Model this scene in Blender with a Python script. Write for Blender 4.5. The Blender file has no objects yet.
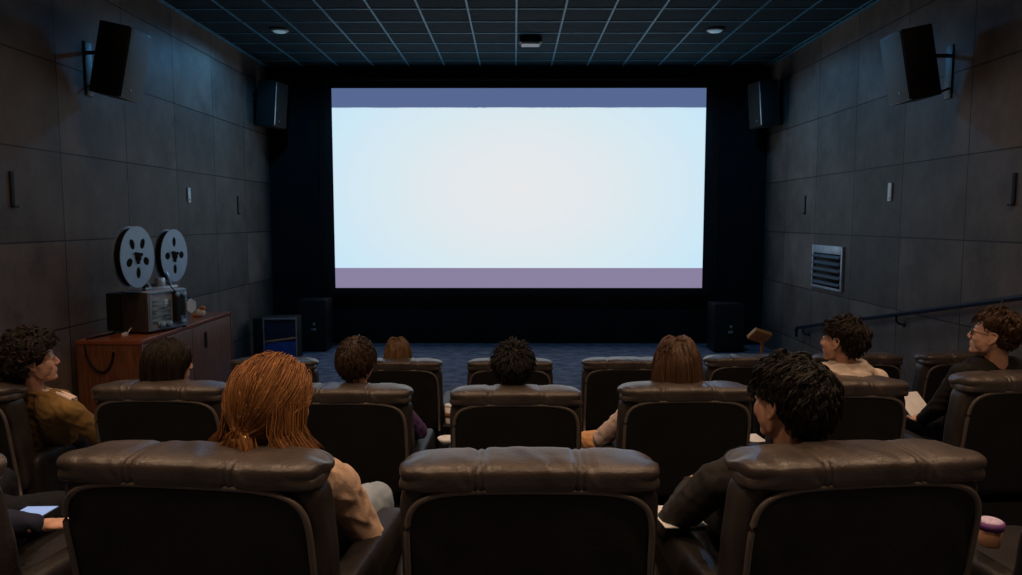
import bpy, bmesh, math, random
import numpy as np
from mathutils import Vector, Matrix, noise
from mathutils.geometry import tessellate_polygon

SC = bpy.context.scene
COL = SC.collection
PI = math.pi

# ------------------------------------------------------------------ camera
CAM_Z = 2.17
PITCH, YAW = math.atan(67.5 / 750), math.atan(3 / 750)
cd = bpy.data.cameras.new('camera')
cam = bpy.data.objects.new('camera', cd)
COL.objects.link(cam)
cam.location = (0, 0, CAM_Z)
cam.rotation_euler = (PI / 2 - PITCH, 0, YAW)
cd.sensor_width = 36
cd.lens = 750 / 1022 * 36
cd.clip_start = 0.05
SC.camera = cam

# ------------------------------------------------------------------ world, exposure
SC.view_settings.view_transform = 'Standard'
SC.view_settings.look = 'None'
SC.view_settings.exposure = 0.0
SC.view_settings.gamma = 1
SC.view_settings.use_curve_mapping = False
W = bpy.data.worlds.new('world')
SC.world = W
W.use_nodes = True
W.node_tree.nodes['Background'].inputs[0].default_value = (0.0, 0.0, 0.0, 1)
W.node_tree.nodes['Background'].inputs[1].default_value = 0.0

# lamps above the audience (the fixtures are built further down)
WARM = (1.0, 0.66, 0.42)
LAMPS = [(x, y) for y in (-0.9, 1.25, 3.3, 5.3, 7.3) for x in (-3.0, -1.0, 1.05, 3.1)]
LAMP_W = {-0.9: 8, 1.25: 92, 3.3: 88, 5.3: 44, 7.3: 10}
BLUE = (.12, .50, 1.0)  # colour of the wash added for the walls near the screen
BLUE_W = 84

# room
XL, XR, YB, YF, ZC = -4.2, 4.32, -2.4, 13.1, 4.765
F1, F2, F3, F4 = 0.0, 0.26, 0.52, 0.78        # stepped floors
S12, S23, S34 = 5.75, 3.62, 1.62              # where the steps are


# ------------------------------------------------------------------ materials
def mat(name, col, rough=.6, metal=0., var=.15, nscale=8., bump=0., bscale=60., spec=.5,
        emit=None, estr=0., coat=0., col2=None, stretch=None, alpha=None):
    m = bpy.data.materials.new(name)
    m.use_nodes = True
    nt = m.node_tree
    N, L = nt.nodes, nt.links
    b = N['Principled BSDF']
    b.inputs['Roughness'].default_value = rough
    b.inputs['Metallic'].default_value = metal
    b.inputs['Specular IOR Level'].default_value = spec
    b.inputs['Coat Weight'].default_value = coat
    tc = N.new('ShaderNodeTexCoord')
    src = tc.outputs['Object']
    if stretch:
        mp = N.new('ShaderNodeMapping')
        mp.inputs['Scale'].default_value = stretch
        L.new(src, mp.inputs['Vector'])
        src = mp.outputs['Vector']
    nz = N.new('ShaderNodeTexNoise')
    nz.inputs['Scale'].default_value = nscale
    nz.inputs['Detail'].default_value = 4
    L.new(src, nz.inputs['Vector'])
    mx = N.new('ShaderNodeMix')
    mx.data_type = 'RGBA'
    c2 = col2 or tuple(c * (1 - var) for c in col)
    c1 = col if col2 else tuple(min(1, c * (1 + var)) for c in col)
    mx.inputs[6].default_value = (*c1, 1)
    mx.inputs[7].default_value = (*c2, 1)
    rp = N.new('ShaderNodeMapRange')
    rp.inputs[1].default_value = .35
    rp.inputs[2].default_value = .65
    L.new(nz.outputs[0], rp.inputs[0])
    L.new(rp.outputs[0], mx.inputs[0])
    L.new(mx.outputs[2], b.inputs['Base Color'])
    if bump:
        n2 = N.new('ShaderNodeTexNoise')
        n2.inputs['Scale'].default_value = bscale
        n2.inputs['Detail'].default_value = 3
        L.new(src, n2.inputs['Vector'])
        bp = N.new('ShaderNodeBump')
        bp.inputs['Strength'].default_value = bump
        bp.inputs['Distance'].default_value = .01
        L.new(n2.outputs[0], bp.inputs['Height'])
        L.new(bp.outputs[0], b.inputs['Normal'])
    if emit:
        b.inputs['Emission Color'].default_value = (*emit, 1)
        b.inputs['Emission Strength'].default_value = estr
    if alpha is not None:
        b.inputs['Alpha'].default_value = alpha
    return m


def panel_mat(name, axis, off=0.):
    """large square acoustic panels 1.2 x 0.815 m; axis 'y' runs along the wall"""
    m = bpy.data.materials.new(name)
    m.use_nodes = True
    nt = m.node_tree
    N, L = nt.nodes, nt.links
    b = N['Principled BSDF']
    b.inputs['Roughness'].default_value = .62
    b.inputs['Specular IOR Level'].default_value = .35
    tc = N.new('ShaderNodeTexCoord')
    sp = N.new('ShaderNodeSeparateXYZ')
    L.new(tc.outputs['Object'], sp.inputs[0])
    cb = N.new('ShaderNodeCombineXYZ')
    for ch, inp, d in (('Y' if axis == 'y' else 'X', 'X', 12 - off), ('Z', 'Y', .815 - .345)):
        ad = N.new('ShaderNodeMath')
        ad.inputs[1].default_value = d
        L.new(sp.outputs[ch], ad.inputs[0])
        L.new(ad.outputs[0], cb.inputs[inp])
    br = N.new('ShaderNodeTexBrick')
    br.offset = 0
    br.inputs['Scale'].default_value = 1
    br.inputs['Brick Width'].default_value = 1.2
    br.inputs['Row Height'].default_value = .815
    br.inputs['Mortar Size'].default_value = .007
    br.inputs['Mortar Smooth'].default_value = .3
    br.inputs['Color1'].default_value = (.160, .122, .102, 1)
    br.inputs['Color2'].default_value = (.084, .067, .058, 1)
    br.inputs['Mortar'].default_value = (.012, .011, .011, 1)
    L.new(cb.outputs[0], br.inputs['Vector'])
    n = N.new('ShaderNodeTexNoise')
    n.inputs['Scale'].default_value = 1.7
    n.inputs['Detail'].default_value = 8
    n.inputs['Roughness'].default_value = .7
    L.new(tc.outputs['Object'], n.inputs['Vector'])
    rp = N.new('ShaderNodeMapRange')
    rp.inputs[1].default_value = .3
    rp.inputs[2].default_value = .7
    rp.inputs[3].default_value = .55
    rp.inputs[4].default_value = 1.45
    L.new(n.outputs[0], rp.inputs[0])
    mx = N.new('ShaderNodeMix')
    mx.data_type = 'RGBA'
    mx.blend_type = 'MULTIPLY'
    mx.inputs[0].default_value = 1
    L.new(br.outputs['Color'], mx.inputs[6])
    L.new(rp.outputs[0], mx.inputs[7])
    L.new(mx.outputs[2], b.inputs['Base Color'])
    n2 = N.new('ShaderNodeTexNoise')
    n2.inputs['Scale'].default_value = 40
    n2.inputs['Detail'].default_value = 6
    L.new(tc.outputs['Object'], n2.inputs['Vector'])
    b1 = N.new('ShaderNodeBump')
    b1.inputs['Strength'].default_value = .25
    b1.inputs['Distance'].default_value = .01
    L.new(n2.outputs[0], b1.inputs['Height'])
    b2 = N.new('ShaderNodeBump')
    b2.invert = True
    b2.inputs['Strength'].default_value = .8
    b2.inputs['Distance'].default_value = .012
    L.new(br.outputs['Fac'], b2.inputs['Height'])
    L.new(b1.outputs[0], b2.inputs['Normal'])
    L.new(b2.outputs[0], b.inputs['Normal'])
    return m


M = {}
M['panel'] = panel_mat('wall_panels_left', 'y', 1.01)
M['panel_r'] = panel_mat('wall_panels_right', 'y', .03)
M['panel_b'] = panel_mat('wall_panels_back', 'x')
M['front'] = mat('black_cloth_wall', (.010, .011, .013), .9, nscale=2, bump=.2, spec=.2)
M['carpet'] = mat('carpet', (.22, .235, .30), .95, col2=(.095, .110, .155), nscale=5, bump=.6, bscale=180, spec=.1,
                  stretch=(1, 1.6, 1))
M['ceil_tile'] = mat('ceiling_tile', (.017, .040, .054), .9, nscale=3, bump=.5, bscale=120, spec=.2)  # blue of the screen light is mixed into the tile colour
M['ceil_bar'] = mat('ceiling_grid', (.085, .28, .42), .5, metal=.1)  # teal stands in for bluish screen light on the bars
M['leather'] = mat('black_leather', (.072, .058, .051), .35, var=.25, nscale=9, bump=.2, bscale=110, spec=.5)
M['leather_dark'] = mat('black_leather_shaded_rear', (.011, .0105, .010), .55, var=.2, nscale=6, bump=.2, bscale=60, spec=.3)  # same leather, colour darkened to stand for the shaded rear face
M['leather_mid'] = mat('black_leather_shaded_arms', (.022, .019, .018), .45, var=.2, nscale=6, bump=.2, bscale=60, spec=.3)  # same leather, shade on arms and cushion put into the colour
M['leather_back'] = mat('black_leather_shaded_sides', (.040, .033, .030), .42, var=.25, nscale=6, bump=.2, bscale=80, spec=.4)  # same leather, shade on the backrest body put into the colour
M['piping'] = mat('leather_piping', (.12, .10, .085), .38, var=.1, spec=.5)
M['plastic'] = mat('black_plastic', (.012, .012, .013), .45, var=.1)
M['plastic_front'] = mat('speaker_grille', (.020, .034, .042), .55, var=.1, nscale=200, bump=.3, bscale=400)
M['steel'] = mat('brushed_steel', (.55, .57, .60), .35, metal=.9, var=.1, nscale=30)
M['reel'] = mat('reel_aluminium', (.25, .40, .56), .45, metal=.2, var=.06, nscale=10)  # blue cast of the screen light put into the metal colour
M['film'] = mat('film_brown', (.010, .007, .006), .85, var=.3, nscale=40, spec=.1)
M['grey_paint'] = mat('grey_hammered_paint', (.46, .52, .58), .45, metal=.1, var=.12, nscale=25)
M['wood'] = mat('red_brown_wood', (.23, .085, .040), .42, col2=(.12, .042, .020), nscale=5, stretch=(9, 9, .8), bump=.1, coat=.2)
M['wood_top'] = mat('red_wood_top', (.36, .11, .05), .28, col2=(.26, .075, .032), nscale=4, stretch=(7, .8, 7), coat=.35)
M['orange_wood'] = mat('orange_wood', (.85, .30, .06), .4, col2=(.66, .21, .04), nscale=6)
M['white'] = mat('white_plastic', (.88, .89, .90), .45, var=.04)
M['paper'] = mat('white_paper', (.82, .82, .84), .8, var=.04)
M['cupbrown'] = mat('brown_card', (.22, .10, .055), .8)
M['cuptan'] = mat('tan_card', (.50, .27, .16), .7, var=.08)
M['purple'] = mat('purple_print', (.25, .09, .35), .6, var=.2)
M['popcorn'] = mat('pale_purple_lid', (.72, .60, .86), .5, var=.2, nscale=60)
M['blue_panel'] = mat('blue_panel', (.03, .10, .42), .5)
M['navy_panel'] = mat('navy_panel', (.02, .03, .07), .5)
M['silver'] = mat('silver_edge', (.5, .5, .52), .35, metal=.7)
M['ochre'] = mat('ochre_stripe', (.65, .36, .16), .5)
M['rail'] = mat('rail_paint', (.015, .022, .040), .25, var=.1, spec=.6)
M['vent'] = mat('vent_paint', (.42, .47, .52), .4, metal=.2)
M['vent_dark'] = mat('vent_slat_paint', (.16, .18, .21), .4, metal=.2)
M['black'] = mat('matt_black', (.006, .006, .006), .8)
M['lampglass'] = mat('lamp_diffuser', (.9, .85, .8), .5, emit=WARM, estr=6)
M['offglass'] = mat('lamp_glass_off', (.42, .47, .5), .3)
M['blueglass'] = mat('blue_lamp_glass', (.3, .4, .5), .4, emit=(.10, .17, .22), estr=1.0)
M['eye'] = mat('eye_white', (.55, .50, .48), .3)
M['iris'] = mat('iris_brown', (.03, .015, .008), .15)
M['glass'] = mat('spectacle_lens', (.12, .16, .30), .05, spec=1.0, alpha=.55)
M['gold'] = mat('gold_band', (.75, .48, .18), .3, metal=.8)


def mesh_obj(name, verts, faces, m=None, parent=None, smooth=True, mats=None, fmat=None):
    me = bpy.data.meshes.new(name)
    me.from_pydata([tuple(v) for v in verts], [], faces)
    me.validate()
    me.update()
    if smooth:
        me.polygons.foreach_set('use_smooth', [True] * len(me.polygons))
    for mm in (mats or [m]):
        me.materials.append(mm)
    if fmat is not None:
        me.polygons.foreach_set('material_index', fmat)
    o = bpy.data.objects.new(name, me)
    COL.objects.link(o)
    o.parent = parent
    return o


def tag(o, label, cat, group=None):
    o['label'] = label
    o['category'] = cat
    if group:
        o['group'] = group
    return o


def empty(name, loc=(0, 0, 0), rz=0.):
    o = bpy.data.objects.new(name, None)
    o.empty_display_size = .1
    COL.objects.link(o)
    o.location = loc
    o.rotation_euler = (0, 0, rz)
    return o


def struct(o):
    o['kind'] = 'structure'
    return o


def copy_tree(o, parent=None):
    c = o.copy()
    COL.objects.link(c)
    c.parent = parent
    for ch in list(o.children):
        copy_tree(ch, c)
    return c


class MB:
    """collects simple pieces into one mesh"""
    def __init__(s):
        s.v, s.f, s.mi = [], [], []

    def add(s, v, f, mi=0, mtx=None):
        n = len(s.v)
        if mtx is not None:
            v = [mtx @ Vector(p) for p in v]
        s.v += [tuple(p) for p in v]
        s.f += [tuple(i + n for i in q) for q in f]
        s.mi += [mi] * len(f)
        return s

    def box(s, x0, x1, y0, y1, z0, z1, bev=0., mi=0, mtx=None):
        bm = bmesh.new()
        bmesh.ops.create_cube(bm, size=1)
        for v in bm.verts:
            v.co = Vector(((x0 + x1) / 2 + v.co.x * (x1 - x0), (y0 + y1) / 2 + v.co.y * (y1 - y0), (z0 + z1) / 2 + v.co.z * (z1 - z0)))
        if bev:
            bmesh.ops.bevel(bm, geom=list(bm.edges), offset=bev, segments=2, affect='EDGES', profile=.6)
        bm.verts.index_update()
        s.add([v.co.copy() for v in bm.verts], [[v.index for v in f.verts] for f in bm.faces], mi, mtx)
        bm.free()
        return s

    def tube(s, pts, r, n=10, mi=0, cap=True, mtx=None):
        pts = [Vector(p) for p in pts]
        rs = r if isinstance(r, (list, tuple)) else [r] * len(pts)
        V, F = [], []
        up = Vector((0, 0, 1))
        for i, p in enumerate(pts):
            t = (pts[min(i + 1, len(pts) - 1)] - pts[max(i - 1, 0)]).normalized()
            a = t.cross(up)
            if a.length < .1:
                a = t.cross(Vector((1, 0, 0)))
            a.normalize()
            b = t.cross(a)
            for k in range(n):
                q = 2 * PI * k / n
                V.append(p + (a * math.cos(q) + b * math.sin(q)) * rs[i])
        for i in range(len(pts) - 1):
            for k in range(n):
                k2 = (k + 1) % n
                F.append((i * n + k, i * n + k2, (i + 1) * n + k2, (i + 1) * n + k))
        if cap:
            F.append(tuple(range(n)))
            F.append(tuple(range(len(V) - n, len(V)))[::-1])
        return s.add(V, F, mi, mtx)

    def lathe(s, prof, n=28, mi=0, mtx=None):
        V, F = [], []
        for r, z in prof:
            for k in range(n):
                q = 2 * PI * k / n
                V.append((r * math.cos(q), r * math.sin(q), z))
        for i in range(len(prof) - 1):
            for k in range(n):
                k2 = (k + 1) % n
                F.append((i * n + k, i * n + k2, (i + 1) * n + k2, (i + 1) * n + k))
        F.append(tuple(range(n))[::-1])
        F.append(tuple(range(len(V) - n, len(V))))
        return s.add(V, F, mi, mtx)

    def superell(s, c, h, p=5., q=None, n=14, fn=None, mi=0, plane='xz'):
        """rounded block: centre c, half sizes h; p rounds the outline in the plane, q across it"""
        q = q or p
        bm = bmesh.new()
        bmesh.ops.create_cube(bm, size=2)
        bmesh.ops.subdivide_edges(bm, edges=list(bm.edges), cuts=n, use_grid_fill=True)
        V = np.array([v.co[:] for v in bm.verts])
        V = np.sign(V) * np.abs(V) ** .9
        ax = {'xz': (0, 2, 1), 'xy': (0, 1, 2), 'yz': (1, 2, 0)}[plane]
        A = np.abs(V)
        d = ((A[:, ax[0]] ** p + A[:, ax[1]] ** p) ** (q / p) + A[:, ax[2]] ** q) ** (1 / q)
        V = V / d[:, None] * np.array(h)
        if fn:
            V = fn(V)
        V = V + np.array(c)
        bm.verts.index_update()
        F = [[v.index for v in f.verts] for f in bm.faces]
        bm.free()
        return s.add(V.tolist(), F, mi)

    def build(s, name, mats, parent=None, smooth=True, sharp=None):
        if not isinstance(mats, (list, tuple)):
            mats = [mats]
        o = mesh_obj(name, s.v, s.f, mats=mats, parent=parent, smooth=smooth, fmat=s.mi)
        if sharp:
            try:
                o.data.set_sharp_from_angle(angle=math.radians(sharp))
            except Exception:
                pass
        return o


# ------------------------------------------------------------------ room
T = .12


def boxo(name, x0, x1, y0, y1, z0, z1, m):
    return MB().box(x0, x1, y0, y1, z0, z1).build(name, m, smooth=False)


struct(boxo('wall_left', XL - T, XL, YB, YF, 0, ZC, M['panel']))
struct(boxo('wall_right', XR, XR + T, YB, YF, 0, ZC, M['panel_r']))
struct(boxo('wall_front', XL - T, XR + T, YF, YF + T, 0, ZC, M['front']))
struct(boxo('wall_back', XL - T, XR + T, YB - T, YB, 0, ZC, M['panel_b']))
struct(boxo('ceiling', XL - T, XR + T, YB - T, YF + T, ZC, ZC + T, M['ceil_tile']))
fl = MB()
for a, b, z in ((S12, YF, F1), (S23, S12, F2), (S34, S23, F3), (YB, S34, F4)):
    fl.box(XL, XR, a, b, -.12, z)
struct(fl.build('floor', M['carpet'], smooth=False))
tr = MB()
for y, z in ((S12, F2), (S23, F3), (S34, F4)):
    tr.box(XL, XR, y - .05, y + .006, z - .03, z + .006)
struct(tr.build('trim_1', M['plastic'], smooth=False))
gr = MB()
k = 0
x = .03
xs = [x + i * .6 for i in range(-7, 8)]
for x in xs:
    if XL < x < XR:
        gr.box(x - .012, x + .012, YB, YF, ZC - .012, ZC)
y = YF
while y > YB:
    y -= .6
    gr.box(XL, XR, y - .012, y + .012, ZC - .010, ZC)
struct(gr.build('trim_2', M['ceil_bar'], smooth=False))
# wall angle where ceiling meets the side walls
aw = MB()
aw.box(XL, XL + .025, YB, YF, ZC - .02, ZC)
aw.box(XR - .025, XR, YB, YF, ZC - .02, ZC)
struct(aw.build('trim_3', M['ceil_bar'], smooth=False))
# dark reveal around the screen wall
rv = MB()
rv.box(XL, -3.35, YF - .12, YF, 0, ZC)
rv.box(3.5, XR, YF - .12, YF, 0, ZC)
rv.box(-3.35, 3.5, YF - .12, YF, 4.55, ZC)
struct(rv.build('trim_4', M['front'], smooth=False))


# ------------------------------------------------------------------ screen
def screen_mat():
    m = bpy.data.materials.new('projected_picture')
    m.use_nodes = True
    N, L = m.node_tree.nodes, m.node_tree.links
    b = N['Principled BSDF']
    b.inputs['Base Color'].default_value = (.02, .02, .02, 1)
    b.inputs['Roughness'].default_value = .9
    tc = N.new('ShaderNodeTexCoord')
    mp = N.new('ShaderNodeMapping')
    mp.inputs['Scale'].default_value = (1 / 4.6, 0, 1 / 2.9)
    L.new(tc.outputs['Object'], mp.inputs['Vector'])
    ln = N.new('ShaderNodeVectorMath')
    ln.operation = 'LENGTH'
    L.new(mp.outputs[0], ln.inputs[0])
    cr = N.new('ShaderNodeValToRGB')
    e = cr.color_ramp.elements
    e[0].position = 0
    e[0].color = (.80, .81, .82, 1)
    e[1].position = 1
    e[1].color = (.52, .77, .98, 1)
    for p, c in ((.25, (.76, .81, .84)), (.5, (.69, .81, .87)), (.75, (.60, .80, .92))):
        q = cr.color_ramp.elements.new(p)
        q.color = (*c, 1)
    L.new(ln.outputs['Value'], cr.inputs[0])
    L.new(cr.outputs[0], b.inputs['Emission Color'])
    b.inputs['Emission Strength'].default_value = 1.0
    return m


scr = empty('cinema_screen', (.08, 12.93, 2.70))
tag(scr, 'large glowing pale blue-white cinema screen on the black front wall', 'screen')
MB().box(-3.17, 3.17, 0, .02, -1.355, 1.37).build('projected_picture', screen_mat(), scr, smooth=False)
mt = mat('letterbox_top', (.02, .02, .02), .9, emit=(.095, .140, .285), estr=1)
mb = mat('letterbox_bottom', (.02, .02, .02), .9, emit=(.255, .215, .350), estr=1)
a = MB().box(-3.17, 3.17, 0, .02, 1.36, 1.69).build('letterbox_bar', mt, scr, smooth=False)
a['label'] = 'slate blue unlit band along the top of the screen'
a = MB().box(-3.17, 3.17, 0, .02, -1.70, -1.355).build('letterbox_bar', mb, scr, smooth=False)
a['label'] = 'mauve grey band along the bottom of the screen'
fr = MB()
fr.box(-3.28, -3.17, -.02, .06, -1.80, 1.79)
fr.box(3.17, 3.28, -.02, .06, -1.80, 1.79)
fr.box(-3.17, 3.17, -.02, .06, 1.69, 1.79)
fr.box(-3.17, 3.17, -.02, .06, -1.80, -1.70)
fr.build('frame', M['black'], scr, smooth=False)

# ------------------------------------------------------------------ ceiling fittings
for i, (x, y) in enumerate(LAMPS):
    e = empty('ceiling_downlight', (x, y, ZC))
    col_ = ('by the left wall', 'left of the middle', 'right of the middle', 'by the right wall')[i % 4]
    row_ = ('behind the nearest row', 'above the nearest row', 'above the second row', 'above the aisle of the front row', 'nearest the screen')[i // 4]
    tag(e, 'lit round warm ceiling downlight ' + row_ + ', ' + col_, 'light', 'lit downlights over the audience')
    MB().lathe([(.0, 0), (.12, 0), (.125, -.008), (.10, -.022), (.085, -.012), (.0, -.012)]).build('rim', M['plastic'], e)
    MB().lathe([(.0, -.0125), (.084, -.0125), (.084, -.016), (.0, -.016)]).build('diffuser', M['lampglass'], e)
    ld = bpy.data.lights.new('downlight_beam', 'SPOT')
    ld.energy = LAMP_W[y]
    ld.color = WARM
    ld.spot_size = math.radians(120)
    ld.spot_blend = .6
    ld.shadow_soft_size = .09
    lo = bpy.data.objects.new('downlight_beam', ld)
    COL.objects.link(lo)
    lo.parent = e
    lo.location = (0, 0, -.05)

for x, y, lab in ((-3.2, 10.5, 'dim blue round ceiling light left of centre, before the screen'), (2.74, 10.5, 'dim blue round ceiling light right of centre, before the screen')):
    e = empty('ceiling_light', (x, y, ZC - .012))
    tag(e, lab, 'light', 'dim blue round ceiling lights')
    MB().lathe([(.0, 0), (.115, 0), (.12, -.012), (.10, -.022), (.0, -.022)]).build('rim', M['offglass'], e)
    MB().lathe([(.0, -.022), (.088, -.022), (.07, -.034), (.0, -.038)]).build('diffuser', M['blueglass'], e)
    ld = bpy.data.lights.new('added_blue_wash', 'SPOT')  # blue beam added to these fittings to tint the front walls
    ld.energy = BLUE_W
    ld.color = BLUE
    ld.spot_size = math.radians(172)
    ld.spot_blend = .35
    ld.shadow_soft_size = .09
    lo = bpy.data.objects.new('added_blue_wash', ld)
    COL.objects.link(lo)
    lo.parent = e
    lo.location = (0, 0, -.06)
e = empty('ceiling_sensor', (.235, 11.0, ZC - .012))
tag(e, 'small boxy ceiling fitting with a pale lens near the ceiling centre', 'sensor')
MB().box(-.16, .16, -.12, .12, -.07, 0, .01).build('housing', M['plastic'], e)
MB().box(-.13, .13, -.125, .09, -.10, -.07, .008).build('pale_cover', M['white'], e)

# ------------------------------------------------------------------ wall fittings


def speaker(name, label, loc, side, w=.42, h=.68, d=.30, tilt=12, toe=0, grp=None, gm='plastic_front', bm_='plastic'):
    """side=+1 hangs on the left wall facing +x, -1 on the right wall"""
    e = empty(name, loc)
    tag(e, label, 'speaker', grp)
    mt = Matrix.Rotation(math.radians(toe * side), 4, 'Z') @ Matrix.Rotation(math.radians(tilt * side), 4, 'Y')
    b = MB()
    b.box(-d / 2, d / 2, -w / 2, w / 2, -h / 2, h / 2, .012, mtx=mt)
    b.build('cabinet', M[bm_], e, sharp=40)
    if bm_ == 'black':
        yy = -w / 2 + .03
        MB().box(min((d / 2 + .012) * side, (d / 2 + .02) * side), max((d / 2 + .012) * side, (d / 2 + .02) * side), yy - .012, yy + .012, -h / 2 + .03, h / 2 - .03, .002, mtx=mt).build('edge_strip', M['silver'], e)
    g = MB()
    x0 = d / 2 * side
    g.box(min(x0, x0 + .012 * side), max(x0, x0 + .012 * side), -w / 2 + .012, w / 2 - .012, -h / 2 + .012, h / 2 - .012, .004, mtx=mt)
    g.build('grille', M[gm], e, sharp=40)
    g = MB()
    t = Matrix.Translation(((d / 2 + .012) * side, -w * .1, -h * .36)) @ Matrix.Rotation(PI / 2 * side, 4, 'Y')
    g.lathe([(0, 0), (.012, 0), (.012, .004), (0, .005)], 12, mtx=mt @ t)
    g.build('badge', M['silver'], e)
    k = MB()
    wl_ = abs((XL if side > 0 else XR) - loc[0])
    k.tube([(-.12 * side, -.02, -.22), (-.20 * side, -.02, -.30), (-(wl_ - .01) * side, -.02, -.22)], .012, 8)
    wl = abs((XL if side > 0 else XR) - loc[0])
    k.tube([(-.10 * side, 0, .1), (-wl * side, 0, .1)], .02, 8)
    k.box(min(-(wl - .012) * side, -wl * side), max(-(wl - .012) * side, -wl * side), -.06, .06, -.32, .2, .003)
    k.build('bracket', M['plastic'], e)
    return e


speaker('wall_speaker', 'black tilted speaker high on the left wall above the projector', (-3.875, 7.54, 3.71), 1)
speaker('wall_speaker', 'black tilted speaker high on the right wall', (3.93, 7.62, 3.69), -1, tilt=11)
speaker('corner_speaker', 'dark speaker high in the left front corner beside the screen', (-3.905, 12.3, 4.02), 1, w=.42, h=.72, tilt=5, toe=-12, gm='black', bm_='black')
speaker('corner_speaker', 'dark speaker high in the right front corner beside the screen', (4.02, 12.3, 4.02), -1, w=.42, h=.72, tilt=5, toe=-12, gm='black', bm_='black')

for xw, s, y, z, h, lab in ((XL, 1, 9.72, 2.49, .19, 'small white upright plate on the left wall'), (XR, -1, 8.68, 2.49, .21, 'small white upright plate on the right wall above the vent')):
    e = empty('wall_plate', (xw, y, z))
    tag(e, lab, 'wall plate', 'white wall plates')
    MB().box(min(0, .018 * s), max(0, .018 * s), -.04, .04, -h / 2, h / 2, .004).build('cover', M['white'], e)
    MB().box(min(.018 * s, .024 * s), max(.018 * s, .024 * s), -.012, .012, -h / 2 + .02, -h / 2 + .05, .001).build('clip', M['silver'], e)
for xw, s, y, z, h, lab in ((XL, 1, 6.30, 2.43, .29, 'narrow black upright strip near the left edge of the left wall'), (XL, 1, 11.45, 2.40, .26, 'narrow black upright strip on the left wall close to the screen'),
                            (XR, -1, 6.54, 2.44, .27, 'narrow black upright strip near the right edge of the right wall'), (XR, -1, 11.2, 2.40, .26, 'narrow black upright strip on the right wall close to the screen')):
    e = empty('wall_strip', (xw, y, z))
    tag(e, lab, 'wall strip', 'black wall strips')
    MB().box(min(0, .012 * s), max(0, .012 * s), -.022, .022, -h / 2, h / 2, .002).build('bar', M['black'], e)
    MB().box(min(0, .028 * s), max(0, .028 * s), -.022, .05, -h / 2 - .012, -h / 2 + .006, .003).build('foot', M['black'], e)

e = empty('air_vent', (XR, 10.32, 1.52))
tag(e, 'pale louvred air vent set in the right wall', 'vent')
v = MB()
v.box(-.03, 0, -.50, -.45, -.30, .30, .004).box(-.03, 0, .45, .50, -.30, .30, .004)
v.box(-.03, 0, -.45, .45, -.30, -.265, .004).box(-.03, 0, -.45, .45, .19, .30, .004)
v.build('frame', M['vent'], e)
MB().box(-.004, 0, -.45, .45, -.27, .20).build('backing', M['black'], e)
for i in range(5):
    z = -.235 + i * .092
    MB().box(-.028, .028, -.445, .445, -.006, .006, mtx=Matrix.Translation((-.03, 0, z + .02)) @ Matrix.Rotation(math.radians(-38), 4, 'Y')).build('slat', M['vent_dark'], e, smooth=False)

# hand rail on the right wall
e = empty('handrail', (XR, 0, 0))
tag(e, 'dark blue-black handrail sloping up along the right wall', 'handrail')
ra, rb = Vector((-.09, 11.15, .56)), Vector((-.09, 4.7, 1.83))
MB().tube([ra + Vector((0, 0, -.13)), ra + Vector((0, 0, -.02)), ra + Vector((0, -.03, .006)), rb], .026, 12).build('rail', M['rail'], e)
for y in (10.9, 8.25, 5.7):
    z = ra.z + (11.15 - y) / (11.15 - 4.7) * (rb.z - ra.z)
    MB().tube([(-.09, y, z - .02), (-.09, y, z - .08), (-.05, y, z - .11), (0, y, z - .11)], .012, 8).lathe([(0, 0), (.035, 0), (.035, .008), (0, .008)], 14, mtx=Matrix.Translation((0, y, z - .11)) @ Matrix.Rotation(-PI / 2, 4, 'Y')).build('bracket', M['plastic'], e)


# ------------------------------------------------------------------ things at the front
def floor_speaker(x, y, w, h, lab):
    e = empty('floor_speaker', (x, y, 0))
    tag(e, lab, 'speaker', 'black speakers on the floor below the screen')
    MB().box(-w / 2, w / 2, -.22, .22, .03, h, .012).build('cabinet', M['plastic'], e, sharp=40)
    MB().box(-w / 2 + .02, w / 2 - .02, -.235, -.22, .06, h - .03, .005).build('grille', M['black'], e)
    for sx in (-1, 1):
        MB().box(sx * (w / 2 - .06) - .02, sx * (w / 2 - .06) + .02, -.18, .18, 0, .03, .004).build('foot', M['black'], e)
    g = MB()
    g.lathe([(0, 0), (.026, 0), (.018, .004), (0, .005)], 14, mtx=Matrix.Translation((.03, -.235, h * .50 + .03)) @ Matrix.Rotation(PI / 2, 4, 'X'))
    g.box(-.02, .06, -.239, -.235, h * .50 - .075, h * .50 - .035, .002)
    g.build('badge', M['silver'], e)


floor_speaker(-3.32, 12.45, .46, .86, 'black floor speaker left of the screen beside the blue case')
floor_speaker(3.52, 12.4, .50, .80, 'black floor speaker right of the screen')

e = empty('equipment_case', (-3.68, 11.65, 0), math.radians(6))
tag(e, 'upright dark case with a blue lower front and ochre stripe, left front corner', 'case')
MB().box(-.36, .30, -.2, .24, 0, .66, .008).build('body', M['black'], e, sharp=40)
MB().box(-.19, .295, -.212, -.2, .30, .65, .002).build('upper_panel', M['navy_panel'], e)
MB().box(-.19, .295, -.212, -.2, .01, .30, .002).build('lower_panel', M['blue_panel'], e)
MB().box(-.25, .25, -.222, -.21, -.014, .014, .002, mtx=Matrix.Translation((.055, 0, .33)) @ Matrix.Rotation(math.radians(-7), 4, 'Y')).build('stripe', M['ochre'], e)
b = MB()
b.box(-.205, .30, -.225, -.2, .64, .668, .003).box(-.205, -.185, -.225, -.2, .02, .64, .003).box(.285, .30, -.225, -.2, .02, .64, .003)
b.build('metal_edging', M['silver'], e)

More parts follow.
